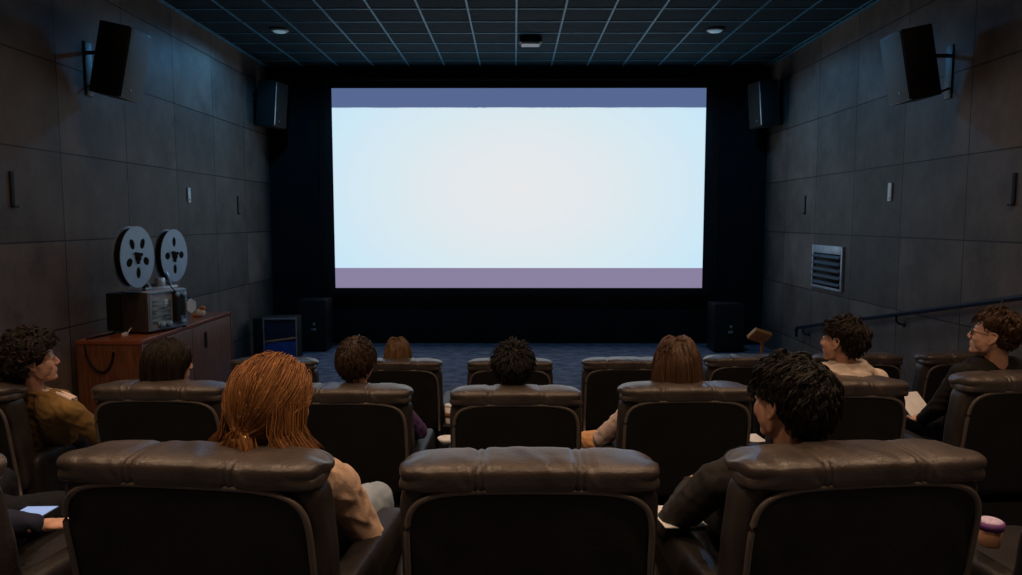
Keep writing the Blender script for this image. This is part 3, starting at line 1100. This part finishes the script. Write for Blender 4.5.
def make_hair(style, seed, mtx, m, parent, q=1.):
    rng = np.random.default_rng(seed)
    parts = []
    shell = []
    t = .006
    if style == 'curly':                       # big round head of tight curls
        n = int(620 * q)
        r = scalp(rng, n, LINE_SHORT)
        N_ = normals(r)
        K = 16
        tt = np.linspace(0, 1, K)
        out = .076 * (.7 + .3 * rng.random(n)) * (1 - .55 * np.clip((.02 - r[:, 2]) / .08, 0, 1)) * (1 - .25 * np.clip((r[:, 1] - .04) / .05, 0, 1))
        e1 = np.cross(N_, rng.normal(size=(n, 3)))
        e1 /= np.linalg.norm(e1, axis=1)[:, None]
        e2 = np.cross(N_, e1)
        ph = rng.random(n) * 6.28
        R0 = rng.uniform(.012, .019, n)
        ang = ph[:, None] + tt[None, :] * rng.uniform(5.5, 8.5, n)[:, None]
        rad = R0[:, None] * np.clip(tt * 3, 0, 1)[None, :]
        G = r[:, None, :] + N_[:, None, :] * (out[:, None] * np.sin(tt * 1.7)[None, :])[:, :, None] + e1[:, None, :] * (rad * np.cos(ang))[:, :, None] + e2[:, None, :] * (rad * np.sin(ang))[:, :, None]
        G[:, :, 2] -= (.012 * tt ** 2)[None, :]
        parts.append(locks(rng, G, 6, .0032, .0026, tip=.8))
        shell = [ell((0, -.022, .040), (.092, .104, .104)), ell((0, -.055, -.02), (.068, .058, .058))]
    elif style in ('wavy', 'wavytop', 'wavyshort'):   # tousled thick locks
        n = int((900 if style == 'wavy' else 700) * q)
        r = scalp(rng, n, LINE_HIGH if style == 'wavytop' else LINE_SHORT)
        N_ = normals(r)
        K = 12
        top = np.clip((r[:, 2] + .0) / .09, 0, 1)
        L = {'wavy': .045 + .045 * top, 'wavytop': .008 + .075 * top ** 2.2, 'wavyshort': .035 + .035 * top}[style] * rng.uniform(.6, 1.2, n)
        crown = np.array([.01, -.075, .11])
        tg = r - crown
        tg -= N_ * (tg * N_).sum(1)[:, None]
        tg /= np.linalg.norm(tg, axis=1)[:, None] + 1e-9
        v0 = N_ * (1.2 if style == 'wavytop' else 1.0) + tg * (-.35 if style == 'wavytop' else .7) + rng.normal(size=r.shape) * (.2 if style == 'wavytop' else .5)
        v0 /= np.linalg.norm(v0, axis=1)[:, None]
        G = grow(rng, r, K, L / (K - 1), v0, .55, lambda p, k: np.cross(v0, [0.3, .2, 1]) * .7 * math.sin(k * .6), push=.09, lay={'wavy': .18, 'wavytop': .09, 'wavyshort': .16}[style], nz=.15 if style != 'wavytop' else .07)
        e1 = np.cross(N_, rng.normal(size=(n, 3)))
        e1 /= np.linalg.norm(e1, axis=1)[:, None]
        side = np.clip(1 - (r[:, 2] - .04) / .05, 0, 1) * np.clip((r[:, 1] + .065) / .03, 0, 1)
        G = r[:, None, :] + (G - r[:, None, :]) * (1 - .72 * side)[:, None, None]
        tt = np.linspace(0, 1, K)
        G = G + e1[:, None, :] * (.006 * np.sin(tt[None, :] * 6 + rng.random(n)[:, None] * 6) * tt[None, :])[:, :, None]
        parts.append(locks(rng, G, 8, .0030, .0017, tip=.45))
        if style == 'wavytop':
            shell = [ell((0, -.020, .046), (.078, .094, .090)), ell((0, -.040, .0), (.074, .072, .06))]
        else:
            k_ = .002 if style == 'wavy' else .0
            shell = [ell((0, -.022, .040), (.081 + k_, .097 + k_, .090 + k_)), ell((0, -.050, -.018), (.066, .060, .056))]
    elif style in ('short', 'spiky'):
        n = int(900 * q)
        r = scalp(rng, n, LINE_SHORT)
        N_ = normals(r)
        K = 10
        top = np.clip((r[:, 2] + .01) / .09, 0, 1)
        L = (.035 + .035 * top) if style == 'short' else (.022 + .030 * top)
        L = L * rng.uniform(.8, 1.15, n)
        crown = np.array([.008, -.060, .11])
        tg = r - crown
        tg -= N_ * (tg * N_).sum(1)[:, None]
        tg /= np.linalg.norm(tg, axis=1)[:, None] + 1e-9
        sw = np.cross(N_, tg)
        up = .45 if style == 'short' else 1.25
        v0 = N_ * up + tg * 1.0 + sw * .3 + rng.normal(size=r.shape) * (.12 if style == 'short' else .3)
        v0 /= np.linalg.norm(v0, axis=1)[:, None]
        G = grow(rng, r, K, L / (K - 1), v0, .5 if style == 'short' else .15, push=.06, lay=.16, nz=.05)
        parts.append(locks(rng, G, 7, .0030, .0014, tip=.35))
        shell = [ell((0, -.022, .038), (.081, .096, .090)), ell((0, -.052, -.022), (.066, .058, .054))]
    elif style in ('long', 'bob', 'longblond'):
        n = int(1100 * q)
        r = scalp(rng, n, LINE_LONG)
        N_ = normals(r)
        K = 20
        end = {'long': -.34, 'bob': -.13, 'longblond': -.22}[style]
        L = (r[:, 2] - end) * 1.08 + .03
        sgn = np.where(np.abs(r[:, 0]) < 1e-3, 1, np.sign(r[:, 0]))
        v0 = np.stack([sgn * .9, -.25 * np.ones(n), .1 * np.ones(n)], 1)
        back = np.clip(-r[:, 1] / .09, 0, 1)
        v0 = v0 * (1 - .75 * back[:, None]) + np.array([0, -.6, -.6]) * back[:, None] + N_ * .15
        v0 /= np.linalg.norm(v0, axis=1)[:, None]

        def cb(p, k):
            c = np.zeros_like(p)
            c[:, 1] = -.35 * np.clip((p[:, 1] - .0) / .04, 0, 1.5) * (p[:, 2] < .05)
            if style == 'bob':
                c[:, 1] += np.where(p[:, 2] < -.05, .25, 0)
                c[:, 0] += np.where(p[:, 2] < -.05, -.2 * np.sign(p[:, 0]), 0)
            return c
        G = grow(rng, r, K, L / (K - 1), v0, 1.0, cb, push=.12, lay=.13, drag=.72, nz=.03)
        parts.append(locks(rng, G, 7, .0030, .0014, tip=.6))
        shell = [ell((0, -.018, .034), (.083, .098, .090)), ell((0, -.060, -.03), (.072, .042, .062))]
        if style != 'bob':
            shell.append(ell((0, -.070, -.10), (.074, .030, .10)))
        else:
            shell.append(ell((0, -.055, -.06), (.078, .045, .058)))
    elif style == 'ponytail':
        n = int(1100 * q)
        r = scalp(rng, n, LINE_LONG)
        N_ = normals(r)
        K = 16
        Tie = np.array([.0, -.134, -.040])
        v0 = np.stack([np.sign(r[:, 0]) * .5, -.7 * np.ones(n), .15 * np.ones(n)], 1) + N_ * .2
        v0 /= np.linalg.norm(v0, axis=1)[:, None]
        D = np.linalg.norm(r - Tie, axis=1) * 1.22

        def cb(p, k):
            d = Tie - p
            d /= np.linalg.norm(d, axis=1)[:, None] + 1e-9
            return d * (1.0 + .10 * k)
        G = grow(rng, r, K, D / (K - 1), v0, .35, cb, push=.14, lay=.16, drag=.62, nz=.03)
        w = np.linspace(0, 1, K) ** 3
        G = G + N_[:, None, :] * (.0018 * np.sin(np.linspace(0, 6, K)[None, :] + (r[:, 0] * 90)[:, None]))[:, :, None]
        G = G * (1 - w[None, :, None]) + (Tie + rng.normal(size=(n, 3)) * .009)[:, None, :] * w[None, :, None]
        parts.append(locks(rng, G, 8, .0035, .0014, tip=.5))
        # the tail, fanned out below the band
        n2 = int(190 * q)
        K2 = 14
        tt = np.linspace(0, 1, K2)
        a = rng.uniform(-1, 1, n2)
        b = rng.uniform(-.5, .5, n2)
        Lt = rng.uniform(.10, .20, n2)
        G = Tie[None, None, :] + np.stack([a[:, None] * (.010 + .085 * tt ** .75)[None, :], b[:, None] * .02 - (.018 * np.sin(tt * 3))[None, :], -Lt[:, None] * tt[None, :]], -1)
        G += (rng.normal(size=(n2, 1, 3)) * .004)
        G[:, :, 0] += .006 * np.sin(tt[None, :] * 8 + rng.random(n2)[:, None] * 6) * tt[None, :]
        parts.append(locks(rng, G, 9, .005, .0014, tip=1.2))
        # loose hair hanging beside the neck
        n3 = int(170 * q)
        sd = np.where(rng.random(n3) < .8, 1, -1)
        rt = np.stack([sd * rng.uniform(.066, .082, n3), rng.uniform(-.080, .01, n3), rng.uniform(-.04, .09, n3)], 1)
        v0 = np.stack([sd * .5, -.35 * np.ones(n3), -.8 * np.ones(n3)], 1)
        rt[:, 0] *= np.sqrt(np.clip(1 - ((rt[:, 2] - .03) / .12) ** 2, .3, 1))
        G = grow(rng, rt, K2, (rng.uniform(.10, .17, n3) + np.clip(rt[:, 2], 0, 1)) / (K2 - 1) * 1.15, v0, 1.0, lambda p, k: np.stack([np.sign(p[:, 0]) * (1.3 if k > 6 else .0), np.zeros(len(p)) - .2, np.zeros(len(p))], 1), push=.12, lay=.12, nz=.08)
        ww = rng.random(n3) * 6
        G[:, :, 0] += .007 * np.sin(np.linspace(0, 7, K2)[None, :] + ww[:, None]) * np.linspace(0, 1, K2)[None, :]
        parts.append(locks(rng, G, 9, .0045, .0014, tip=1.0))
        shell = [ell((0, -.020, .036), (.084, .100, .090)), ell((0, -.065, -.035), (.072, .052, .068)), ell((0, -.105, -.04), (.035, .028, .03))]
    # mesh
    Vs, Fs, Ts = [], [], []
    n0 = 0
    for P, Rr in parts:
        tint = rng.random(P.shape[0]) * .75 - .15
        V, F, T_ = tubes(P, Rr, tint)
        Vs.append(V)
        Fs.append(F + n0)
        Ts.append(T_)
        n0 += len(V)
    faces = np.concatenate(Fs).tolist()
    for v, f in shell:
        Vs.append(v)
        faces += [tuple(i + n0 for i in q_) for q_ in f]
        Ts.append(np.full(len(v), -.1))
        n0 += len(v)
    V = np.concatenate(Vs)
    R_ = np.array(mtx.to_3x3())
    V = V @ R_.T + np.array(mtx.translation)
    o = mesh_obj('hair', V.tolist(), faces, m, parent)
    at = o.data.attributes.new('tint', 'FLOAT', 'POINT')
    at.data.foreach_set('value', np.concatenate(Ts))
    return o


def seg(a, b, t):
    return Vector(a).lerp(Vector(b), t)


def person(name, label, loc, head, yaw, pitch=0., hs=1.1, hair='short', hmat=None, skin=None, top=None, pants=None, seed=1,
           twist=0., pose=None, roll=0., hood=None, collar=None, neck_back=.015, stripes=None, hq=1., wamp=.004, pelvis=(0, .50, .56), shw=.185, vox=.0050, sleeve_to=1.0, shd=.0):
    """loc = floor point below the seat's rear edge; head = centre of the head relative to loc"""
    pose = pose or {}
    H = Vector(head)
    HM = Matrix.Translation(H) @ Matrix.Rotation(math.radians(yaw), 4, 'Z') @ Matrix.Rotation(math.radians(pitch), 4, 'X') @ Matrix.Rotation(math.radians(roll), 4, 'Y') @ Matrix.Scale(hs, 4)
    pel = Vector(pelvis)
    pel.x += H.x * .3
    nb = Vector(pose.get('neck', H + Vector((0, .02, -.17))))
    tw = math.radians(twist)
    sx = Vector((math.cos(tw), math.sin(tw), 0))
    shc = nb + Vector((0, .015, -.035 - shd))
    sL = Vector(pose.get('shL', shc - sx * shw))
    sR = Vector(pose.get('shR', shc + sx * shw))
    eL = Vector(pose.get('elL', sL + Vector((-.06, .10, -.25))))
    eR = Vector(pose.get('elR', sR + Vector((.06, .10, -.25))))
    wL = Vector(pose.get('wrL', Vector((pel.x - .12, .78, .67))))
    wR = Vector(pose.get('wrR', Vector((pel.x + .12, .78, .67))))
    hipL, hipR = pel + Vector((-.09, .02, 0)), pel + Vector((.09, .02, 0))
    kL = Vector(pose.get('knL', pel + Vector((-.15, .40, .02))))
    kR = Vector(pose.get('knR', pel + Vector((.15, .40, .02))))
    aL = Vector(pose.get('anL', Vector((kL.x, kL.y + .08, .10))))
    aR = Vector(pose.get('anR', Vector((kR.x, kR.y + .08, .10))))
    chest = seg(shc, pel, .32) + Vector((0, .02, 0))
    # ---------- body
    B = xf(head_pieces(), HM)
    nk = HM @ Vector((0, -.022, -.055))
    B.append(cap(nk, nb + Vector((0, 0, -.02)), .056 * hs, .058))
    B.append(cap(seg(sL, sR, .25), seg(sL, sR, .75), .075, .075))
    B.append(cap(chest + Vector((0, -.02, 0)), pel, .075, .085))
    B.append(cap(shc, chest + Vector((0, -.02, 0)), .07, .075))
    for s_, e_, w_, hp, kn, an, sd in ((sL, eL, wL, hipL, kL, aL, -1), (sR, eR, wR, hipR, kR, aR, 1)):
        B.append(cap(seg(s_, shc, .3), s_, .05, .052))
        B.append(cap(s_, e_, .048, .040))
        B.append(cap(e_, w_, .039, .026))
        hd = Vector(pose.get('hand' + ('L' if sd < 0 else 'R'), (w_ - e_).normalized() + Vector((-sd * .25, .2, -.15))))
        B += hand_pieces(w_, hd, Vector((sd * .15, 0, 1)), -sd, pose.get('curl', .55))
        B.append(cap(hp, kn, .080, .056))
        B.append(cap(kn, an, .052, .036))
        B.append(cap(an + Vector((0, -.02, -.03)), an + Vector((0, .14, -.055)), .036, .026))
    o = fuse(name, B, vox, 1, None, skin)
    o.location = loc
    tag(o, label, 'person', 'seated audience')
    # lips
    # ---------- eyes
    for s in (-1, 1):
        c = HM @ Vector((s * .031, .0805, .010))
        ey = MB().superell(tuple(c), (.0112 * hs,) * 3, 2, n=4)
        ey.superell(tuple(HM @ Vector((s * .031, .0875, .010))), (.0056 * hs,) * 3, 2, n=3, mi=1)
        ey.build('eye', [M['eye'], M['iris']], o)
    # ---------- clothes
    C = []
    C.append(cap(seg(sL, sR, .22), seg(sL, sR, .78), .098, .098))
    C.append(cap(seg(sL, sR, .28), seg(hipL, hipR, .15), .112, .115))
    C.append(cap(seg(sL, sR, .72), seg(hipL, hipR, .85), .112, .115))
    C.append(cap(nb + Vector((0, 0, -.03)), chest, .072, .12))
    C.append(cap(chest, pel, .125, .13))
    for s_, e_, w_, sd in ((sL, eL, wL, -1), (sR, eR, wR, 1)):
        C.append(cap(nb + Vector((sd * .03, 0, -.02)), s_ + Vector((0, 0, .005)), .058, .066))
        C.append(cap(s_, e_, .070, .058))
        wend = seg(e_, w_, .93 * sleeve_to)
        C.append(cap(e_, wend, .057, .041))
    if collar:
        for k in range(14):
            a = 2 * PI * k / 14
            a2 = 2 * PI * (k + 1) / 14
            cc = seg(nb, nk, .35) + Vector((0, 0, -.025))
            C.append(cap(cc + Vector((.068 * math.cos(a), .066 * math.sin(a), .008 * math.sin(a) * -1)), cc + Vector((.068 * math.cos(a2), .066 * math.sin(a2), .008 * math.sin(a2) * -1)), .016, .016, 8, 3))
    HD = []
    if hood:
        cc = nb + Vector((0, -.045, .032))
        for k in range(16):
            a, a2 = 2 * PI * k / 16, 2 * PI * (k + 1) / 16
            for rr, rad_, dz in ((.095, .036, 0), (.075, .026, .035)):
                HD.append(cap(cc + Vector((rr * 1.15 * math.cos(a), rr * .9 * math.sin(a) + .02, dz - .03 * math.sin(a) * -.3)), cc + Vector((rr * 1.15 * math.cos(a2), rr * .9 * math.sin(a2) + .02, dz - .03 * math.sin(a2) * -.3)), rad_, rad_, 10, 4))
        HD.append(ell(cc + Vector((0, -.07, -.05)), (.11, .05, .08)))
    nm = 'hoodie' if hood else 'jacket' if collar else 'top'
    t_ = fuse(nm, C, .0075, 3, o, top, wrinkle(wamp, seed))
    if HD:
        fuse('hood', HD, .0065, 2, o, top, wrinkle(.006, seed + 9, .8))
    if stripes:
        st = []
        for k in (0, 1):
            a = nb + Vector((.05, .05, .045 - .0 * k))
            pts = [seg(nb + Vector((.06, -.01 + .035 * k, .030)), sR + Vector((.03, -.01 + .035 * k, .060)), i / 8) + Vector((0, 0, .010 * math.sin(PI * i / 8))) for i in range(9)]
            st.append(MB().tube(pts, .012, 8).build('stripe', stripes, t_))
    D = []
    D.append(cap(hipL, hipR, .125, .125))
    for hp, kn, an in ((hipL, kL, aL), (hipR, kR, aR)):
        D.append(cap(hp, kn, .100, .078))
        D.append(cap(kn, seg(kn, an, .9), .076, .058))
    fuse('trousers', D, .011, 3, o, pants, wrinkle(.003, seed + 3))
    for an in (aL, aR):
        b = MB()
        b.superell(tuple(an + Vector((0, .055, -.055))), (.045, .135, .045), 3, n=6)
        b.build('shoe', M['plastic'], o)
    make_hair(hair, seed, HM, hmat, o, hq)
    return o, HM


def skin_mat(name, c):
    m = mat(name, c, .5, var=.06, nscale=25, spec=.4)
    b = m.node_tree.nodes['Principled BSDF']
    b.inputs['Subsurface Weight'].default_value = .08
    b.inputs['Subsurface Radius'].default_value = (.01, .004, .002)
    return m


SK1 = skin_mat('skin_fair', (.66, .38, .27))
SK2 = skin_mat('skin_medium', (.58, .32, .22))
H_RED = hair_mat('hair_red', (.10, .034, .011), (.40, .18, .06), .55, .25)
H_BLACK = hair_mat('hair_black', (.005, .0045, .004), (.016, .0135, .0115), .5, .3)
H_DARK = hair_mat('hair_dark_brown', (.008, .0055, .004), (.028, .018, .012), .5, .3)
H_BROWN = hair_mat('hair_brown', (.020, .011, .007), (.070, .040, .026), .45, .35)
H_LONG = hair_mat('hair_chestnut', (.045, .023, .013), (.16, .088, .052), .42, .4)
H_BLOND = hair_mat('hair_dark_blond', (.11, .062, .030), (.28, .165, .085), .42, .4)
H_AUB = hair_mat('hair_auburn', (.022, .012, .008), (.105, .055, .030), .45, .35)
C_BEIGE = mat('beige_fleece', (.66, .47, .35), .9, bump=.4, bscale=200, spec=.2)
C_OLIVE = mat('olive_cloth', (.25, .155, .055), .85, bump=.3, bscale=200, spec=.2)
C_CREAM = mat('cream_fleece', (.66, .56, .47), .9, bump=.4, bscale=200, spec=.2)
C_DARK = mat('charcoal_cloth', (.032, .029, .029), .85, bump=.3, bscale=200, spec=.2)
C_BLACK = mat('black_cloth', (.014, .013, .013), .85, bump=.3, bscale=200, spec=.2)
C_PURPLE = mat('purple_cloth', (.085, .048, .135), .85, bump=.3, bscale=200, spec=.2)
C_PINK = mat('pale_pink_cloth', (.80, .62, .56), .85, bump=.3, bscale=200, spec=.2)
C_NAVY = mat('navy_cloth', (.02, .025, .05), .85, spec=.2)
C_JEAN = mat('pale_denim', (.38, .47, .58), .85, bump=.5, bscale=400, spec=.2)
C_TAN = mat('tan_trousers', (.74, .40, .19), .8, bump=.2, bscale=200, spec=.2)
C_TROU = mat('dark_trousers', (.010, .0105, .013), .85, spec=.2)
WHITE_CL = mat('white_stripe_cloth', (.85, .70, .62), .8)

# nearest row --------------------------------------------------------
ph, HM = person('person', 'person with a low red ponytail in a beige sweater and pale jeans at lower left', (-.935, 2.05, F3), (.175, .28, 1.058), -21, hs=1.16, hair='ponytail', hmat=H_RED, skin=SK1,
                top=C_BEIGE, pants=C_JEAN, seed=11, wamp=.007, hq=1.5, twist=8, pelvis=(.12, .58, .55),
                pose=dict(neck=(.16, .30, .900), shL=(.00, .33, .80), shR=(.345, .40, .775), elR=(.43, .50, .53), wrR=(.32, .74, .60), knR=(.385, .84, .54), elL=(-.12, .45, .56)))
c = HM @ Vector((0, -.136, -.043))
MB().lathe([(.020, -.009), (.029, -.009), (.032, 0), (.029, .009), (.020, .009)], 20, mtx=Matrix.Translation(c) @ Matrix.Rotation(math.radians(-20), 4, 'Z') @ Matrix.Rotation(math.radians(25), 4, 'X')).build('hair_band', M['gold'], ph)

person('person', 'person with tousled black hair in a charcoal jacket at lower right, facing left', (.999, 2.05, F3), (-.125, .30, 1.065), 32, hs=1.09, hair='wavy', hmat=H_BLACK, skin=SK2,
       top=C_DARK, pants=C_TROU, seed=5, hq=1.7, twist=14, collar=True, pelvis=(-.05, .58, .55),
       pose=dict(neck=(-.10, .32, .865), shL=(-.33, .36, .79), shR=(.06, .42, .80), elL=(-.45, .52, .57), wrL=(-.30, .82, .62), elR=(.15, .52, .58), knL=(-.22, .94, .50)))

person('person', 'person mostly cut off at the bottom left corner, bare hand below a pale tablet', (-1.89, 2.05, F3), (-.20, .30, 1.04), 0, hs=1.08, hair='short', hmat=H_DARK, skin=SK1,
       top=C_NAVY, pants=C_TROU, seed=8, hq=.6, vox=.0055,
       pose=dict(wrR=(.31, .36, .635), wrL=(-.42, .66, .66), knR=(.06, .84, .50), handR=(.6, .5, -.10), elR=(.10, .34, .66), curl=.5))

# second row ----------------------------------------------------------
person('person', 'person with a big mop of dark curls in an olive jacket at the left edge', (-2.90, 3.97, F2), (.15, .25, 1.10), -58, pitch=8, hs=1.14, hair='curly', hmat=H_DARK, skin=SK1,
       top=C_OLIVE, pants=C_TROU, seed=21, collar=True, stripes=WHITE_CL, twist=-30,
       pose=dict(neck=(.12, .28, .90), shL=(-.02, .42, .84), shR=(.36, .22, .83), elR=(.50, .36, .60), wrR=(.36, .62, .66)))
person('person', 'person with a straight dark bob sitting in front of the wooden cabinet', (-1.95, 3.97, F2), (-.01, .24, 1.09), -52, hs=1.08, hair='bob', hmat=H_DARK, skin=SK1,
       top=C_BLACK, pants=C_TROU, seed=22, shd=.03, vox=.0055)
person('person', 'person with short brown hair and a purple sleeve, second row', (-.93, 3.97, F2), (.035, .24, 1.10), -8, hs=1.10, hair='short', hmat=H_BROWN, skin=SK1,
       top=C_PURPLE, pants=C_TROU, seed=23, shd=.03, vox=.0055, pose=dict(elR=(.36, .40, .66), wrR=(.28, .70, .63)))
person('person', 'person with spiky black hair seen from behind, middle of the second row', (.011, 3.97, F2), (-.015, .24, 1.06), 0, hs=1.10, hair='spiky', hmat=H_BLACK, skin=SK2,
       top=C_BLACK, pants=C_TROU, seed=24, shd=.03, vox=.0055)
person('person', 'person with long straight chestnut hair, pale pink sleeve and tan trousers', (.945, 3.97, F2), (-.02, .24, 1.105), 3, hs=1.12, hair='long', hmat=H_LONG, skin=SK1,
       top=C_PINK, pants=C_TAN, seed=25, shd=.03, vox=.0055, pose=dict(elL=(-.42, .44, .60), wrL=(-.28, .72, .64), knL=(-.47, .80, .47)))
person('person', 'person with dark wavy hair in a cream hoodie, facing left', (1.79, 3.97, F2), (.075, .26, 1.22), 42, pitch=3, hs=1.06, hair='wavyshort', hmat=H_DARK, skin=SK2,
       top=C_CREAM, pants=C_TROU, seed=26, hood=True, pelvis=(0, .5, .62), pose=dict(neck=(.12, .29, 1.025)))
gp, HM = person('person', 'person with auburn hair and glasses in a black top at the right edge', (2.795, 3.97, F2), (-.07, .26, 1.25), 50, pitch=10, hs=1.10, hair='wavytop', hmat=H_AUB, skin=SK1,
                top=C_BLACK, pants=C_TROU, seed=27, pelvis=(0, .5, .62), pose=dict(neck=(-.03, .28, 1.06), elL=(-.30, .36, .82), wrL=(-.27, .60, .67), handL=(-.1, 1, .1)))
# glasses
g = empty('glasses')
g.parent = gp
for s in (-1, 1):
    rim = [HM @ Vector((s * (.032 + .021 * math.cos(a)), .099 - .006 * abs(math.cos(a)) * (s * math.cos(a) * s > 0), .010 + .017 * math.sin(a))) for a in [2 * PI * k / 20 for k in range(21)]]
    MB().tube(rim, .0032, 6).build('rim', M['plastic'], g)
    b = MB()
    b.add([tuple(p) for p in rim[:-1]], [tuple(range(20))])
    b.build('lens', M['glass'], g, smooth=False)
    MB().tube([HM @ Vector((s * .053, .094, .014)), HM @ Vector((s * .074, .07, .014)), HM @ Vector((s * .082, .0, .012)), HM @ Vector((s * .083, -.012, -.004))], .0028, 6).build('temple', M['plastic'], g)
MB().tube([HM @ Vector((-.012, .1, .013)), HM @ Vector((0, .104, .016)), HM @ Vector((.012, .1, .013))], .0028, 6).build('bridge', M['plastic'], g)

# front row -----------------------------------------------------------
person('person', 'small blond person low in a front row recliner', (-.98, 6.2, F1), (-.03, .24, 1.02), 0, hs=1.0, hair='longblond', hmat=H_BLOND, skin=SK1,
       top=C_DARK, pants=C_TROU, seed=31, vox=.006, hq=.7, pelvis=(0, .5, .52))


# ------------------------------------------------------------------ small things among the seats
def slab(name, label, cat, loc, sx, sy, sz, rot, parts_=None, m=M['paper']):
    e = empty(name, loc)
    e.rotation_euler = rot
    tag(e, label, cat)
    return e


e = slab('tablet', 'pale glowing tablet held at the bottom left corner', 'tablet', (-1.65, 2.50, F3 + .645), 0, 0, 0, (math.radians(3), math.radians(-4), math.radians(-8)))
MB().box(-.07, .06, -.045, .045, -.004, .004, .003).build('case', M['plastic'], e)
MB().box(-.065, .055, -.04, .04, .004, .0052).build('display', mat('tablet_display', (.1, .1, .12), .2, emit=(.30, .42, .72), estr=.9), e, smooth=False)


def cup(name, label, loc, r, h, lid=True, ms=None):
    e = empty(name, loc)
    tag(e, label, 'cup')
    MB().lathe([(0, 0), (r * .78, 0), (r * .80, .004), (r * .98, h), (r * .92, h), (0, h)], 28).build('body', ms or M['paper'], e)
    a, b = .35, .62
    MB().lathe([(r * (.80 + .18 * a) + .001, h * a), (r * (.80 + .18 * a) + .0035, h * a), (r * (.80 + .18 * b) + .0035, h * b), (r * (.80 + .18 * b) + .001, h * b)], 28).build('sleeve', M['cupbrown'], e)
    if lid:
        MB().lathe([(0, h), (r * 1.03, h - .004), (r * 1.05, h + .003), (r * .95, h + .012), (r * .85, h + .013), (0, h + .011)], 28).build('lid', M['white'], e)
    return e


cup('paper_cup', 'white paper cup with a brown band standing between two front row recliners', (-.548, 6.255, .45), .042, .15)
e = empty('side_table', (-.53, 6.255, 0))
tag(e, 'narrow black side table between two front row recliners, under the paper cup', 'table')
MB().box(-.07, .07, -.085, .085, .43, .45, .006).build('tabletop', M['plastic'], e)
MB().tube([(0, 0, .02), (0, 0, .43)], .018, 10).build('leg', M['plastic'], e)
MB().box(-.06, .06, -.08, .08, 0, .02, .004).build('base', M['plastic'], e)
e = empty('bowl', (-.395, 4.34, F2 + .592))
tag(e, 'shallow white bowl on an armrest right of the purple sleeve', 'bowl')
MB().lathe([(0, 0), (.035, 0), (.058, .035), (.054, .035), (.034, .006), (0, .006)], 28).build('body', M['white'], e)
MB().superell((0, 0, .028), (.050, .050, .008), 2, n=6, plane='xy').build('contents', M['paper'], e)
e = empty('snack_tub', (1.545, 2.36, F3 + .598))
tag(e, 'tan tub with a purple rim on an armrest at the lower right corner', 'tub')
MB().lathe([(0, 0), (.030, 0), (.031, .003), (.038, .075), (0, .075)], 28).build('body', M['cuptan'], e)
MB().lathe([(.0370, .055), (.0385, .055), (.0405, .08), (.0, .08)], 28).build('rim', M['purple'], e)
MB().superell((0, 0, .08), (.036, .036, .010), 2, n=8, plane='xy').build('contents', M['popcorn'], e)


def sheets(label, loc, w, d, rot):
    e = empty('booklet', loc)
    e.rotation_euler = rot
    tag(e, label, 'booklet', 'white booklets')
    MB().box(-w / 2, 0, -d / 2, d / 2, 0, .004, .001, mtx=Matrix.Rotation(.06, 4, 'Y')).build('page', M['paper'], e)
    MB().box(0, w / 2, -d / 2, d / 2, 0, .004, .001, mtx=Matrix.Rotation(-.06, 4, 'Y')).build('page', M['paper'], e)


sheets('white booklet held by the person with glasses', (2.555, 4.72, F2 + .735), .17, .20, (math.radians(35), 0, .2))
sheets('white booklet beside the neck of the black-haired person, on a second row armrest', (1.44, 4.42, F2 + .60), .10, .16, (0, 0, .1))
sheets('white booklet on the lap of the person in a charcoal jacket', (.575, 2.58, F3 + .600), .15, .2, (0, 0, .15))
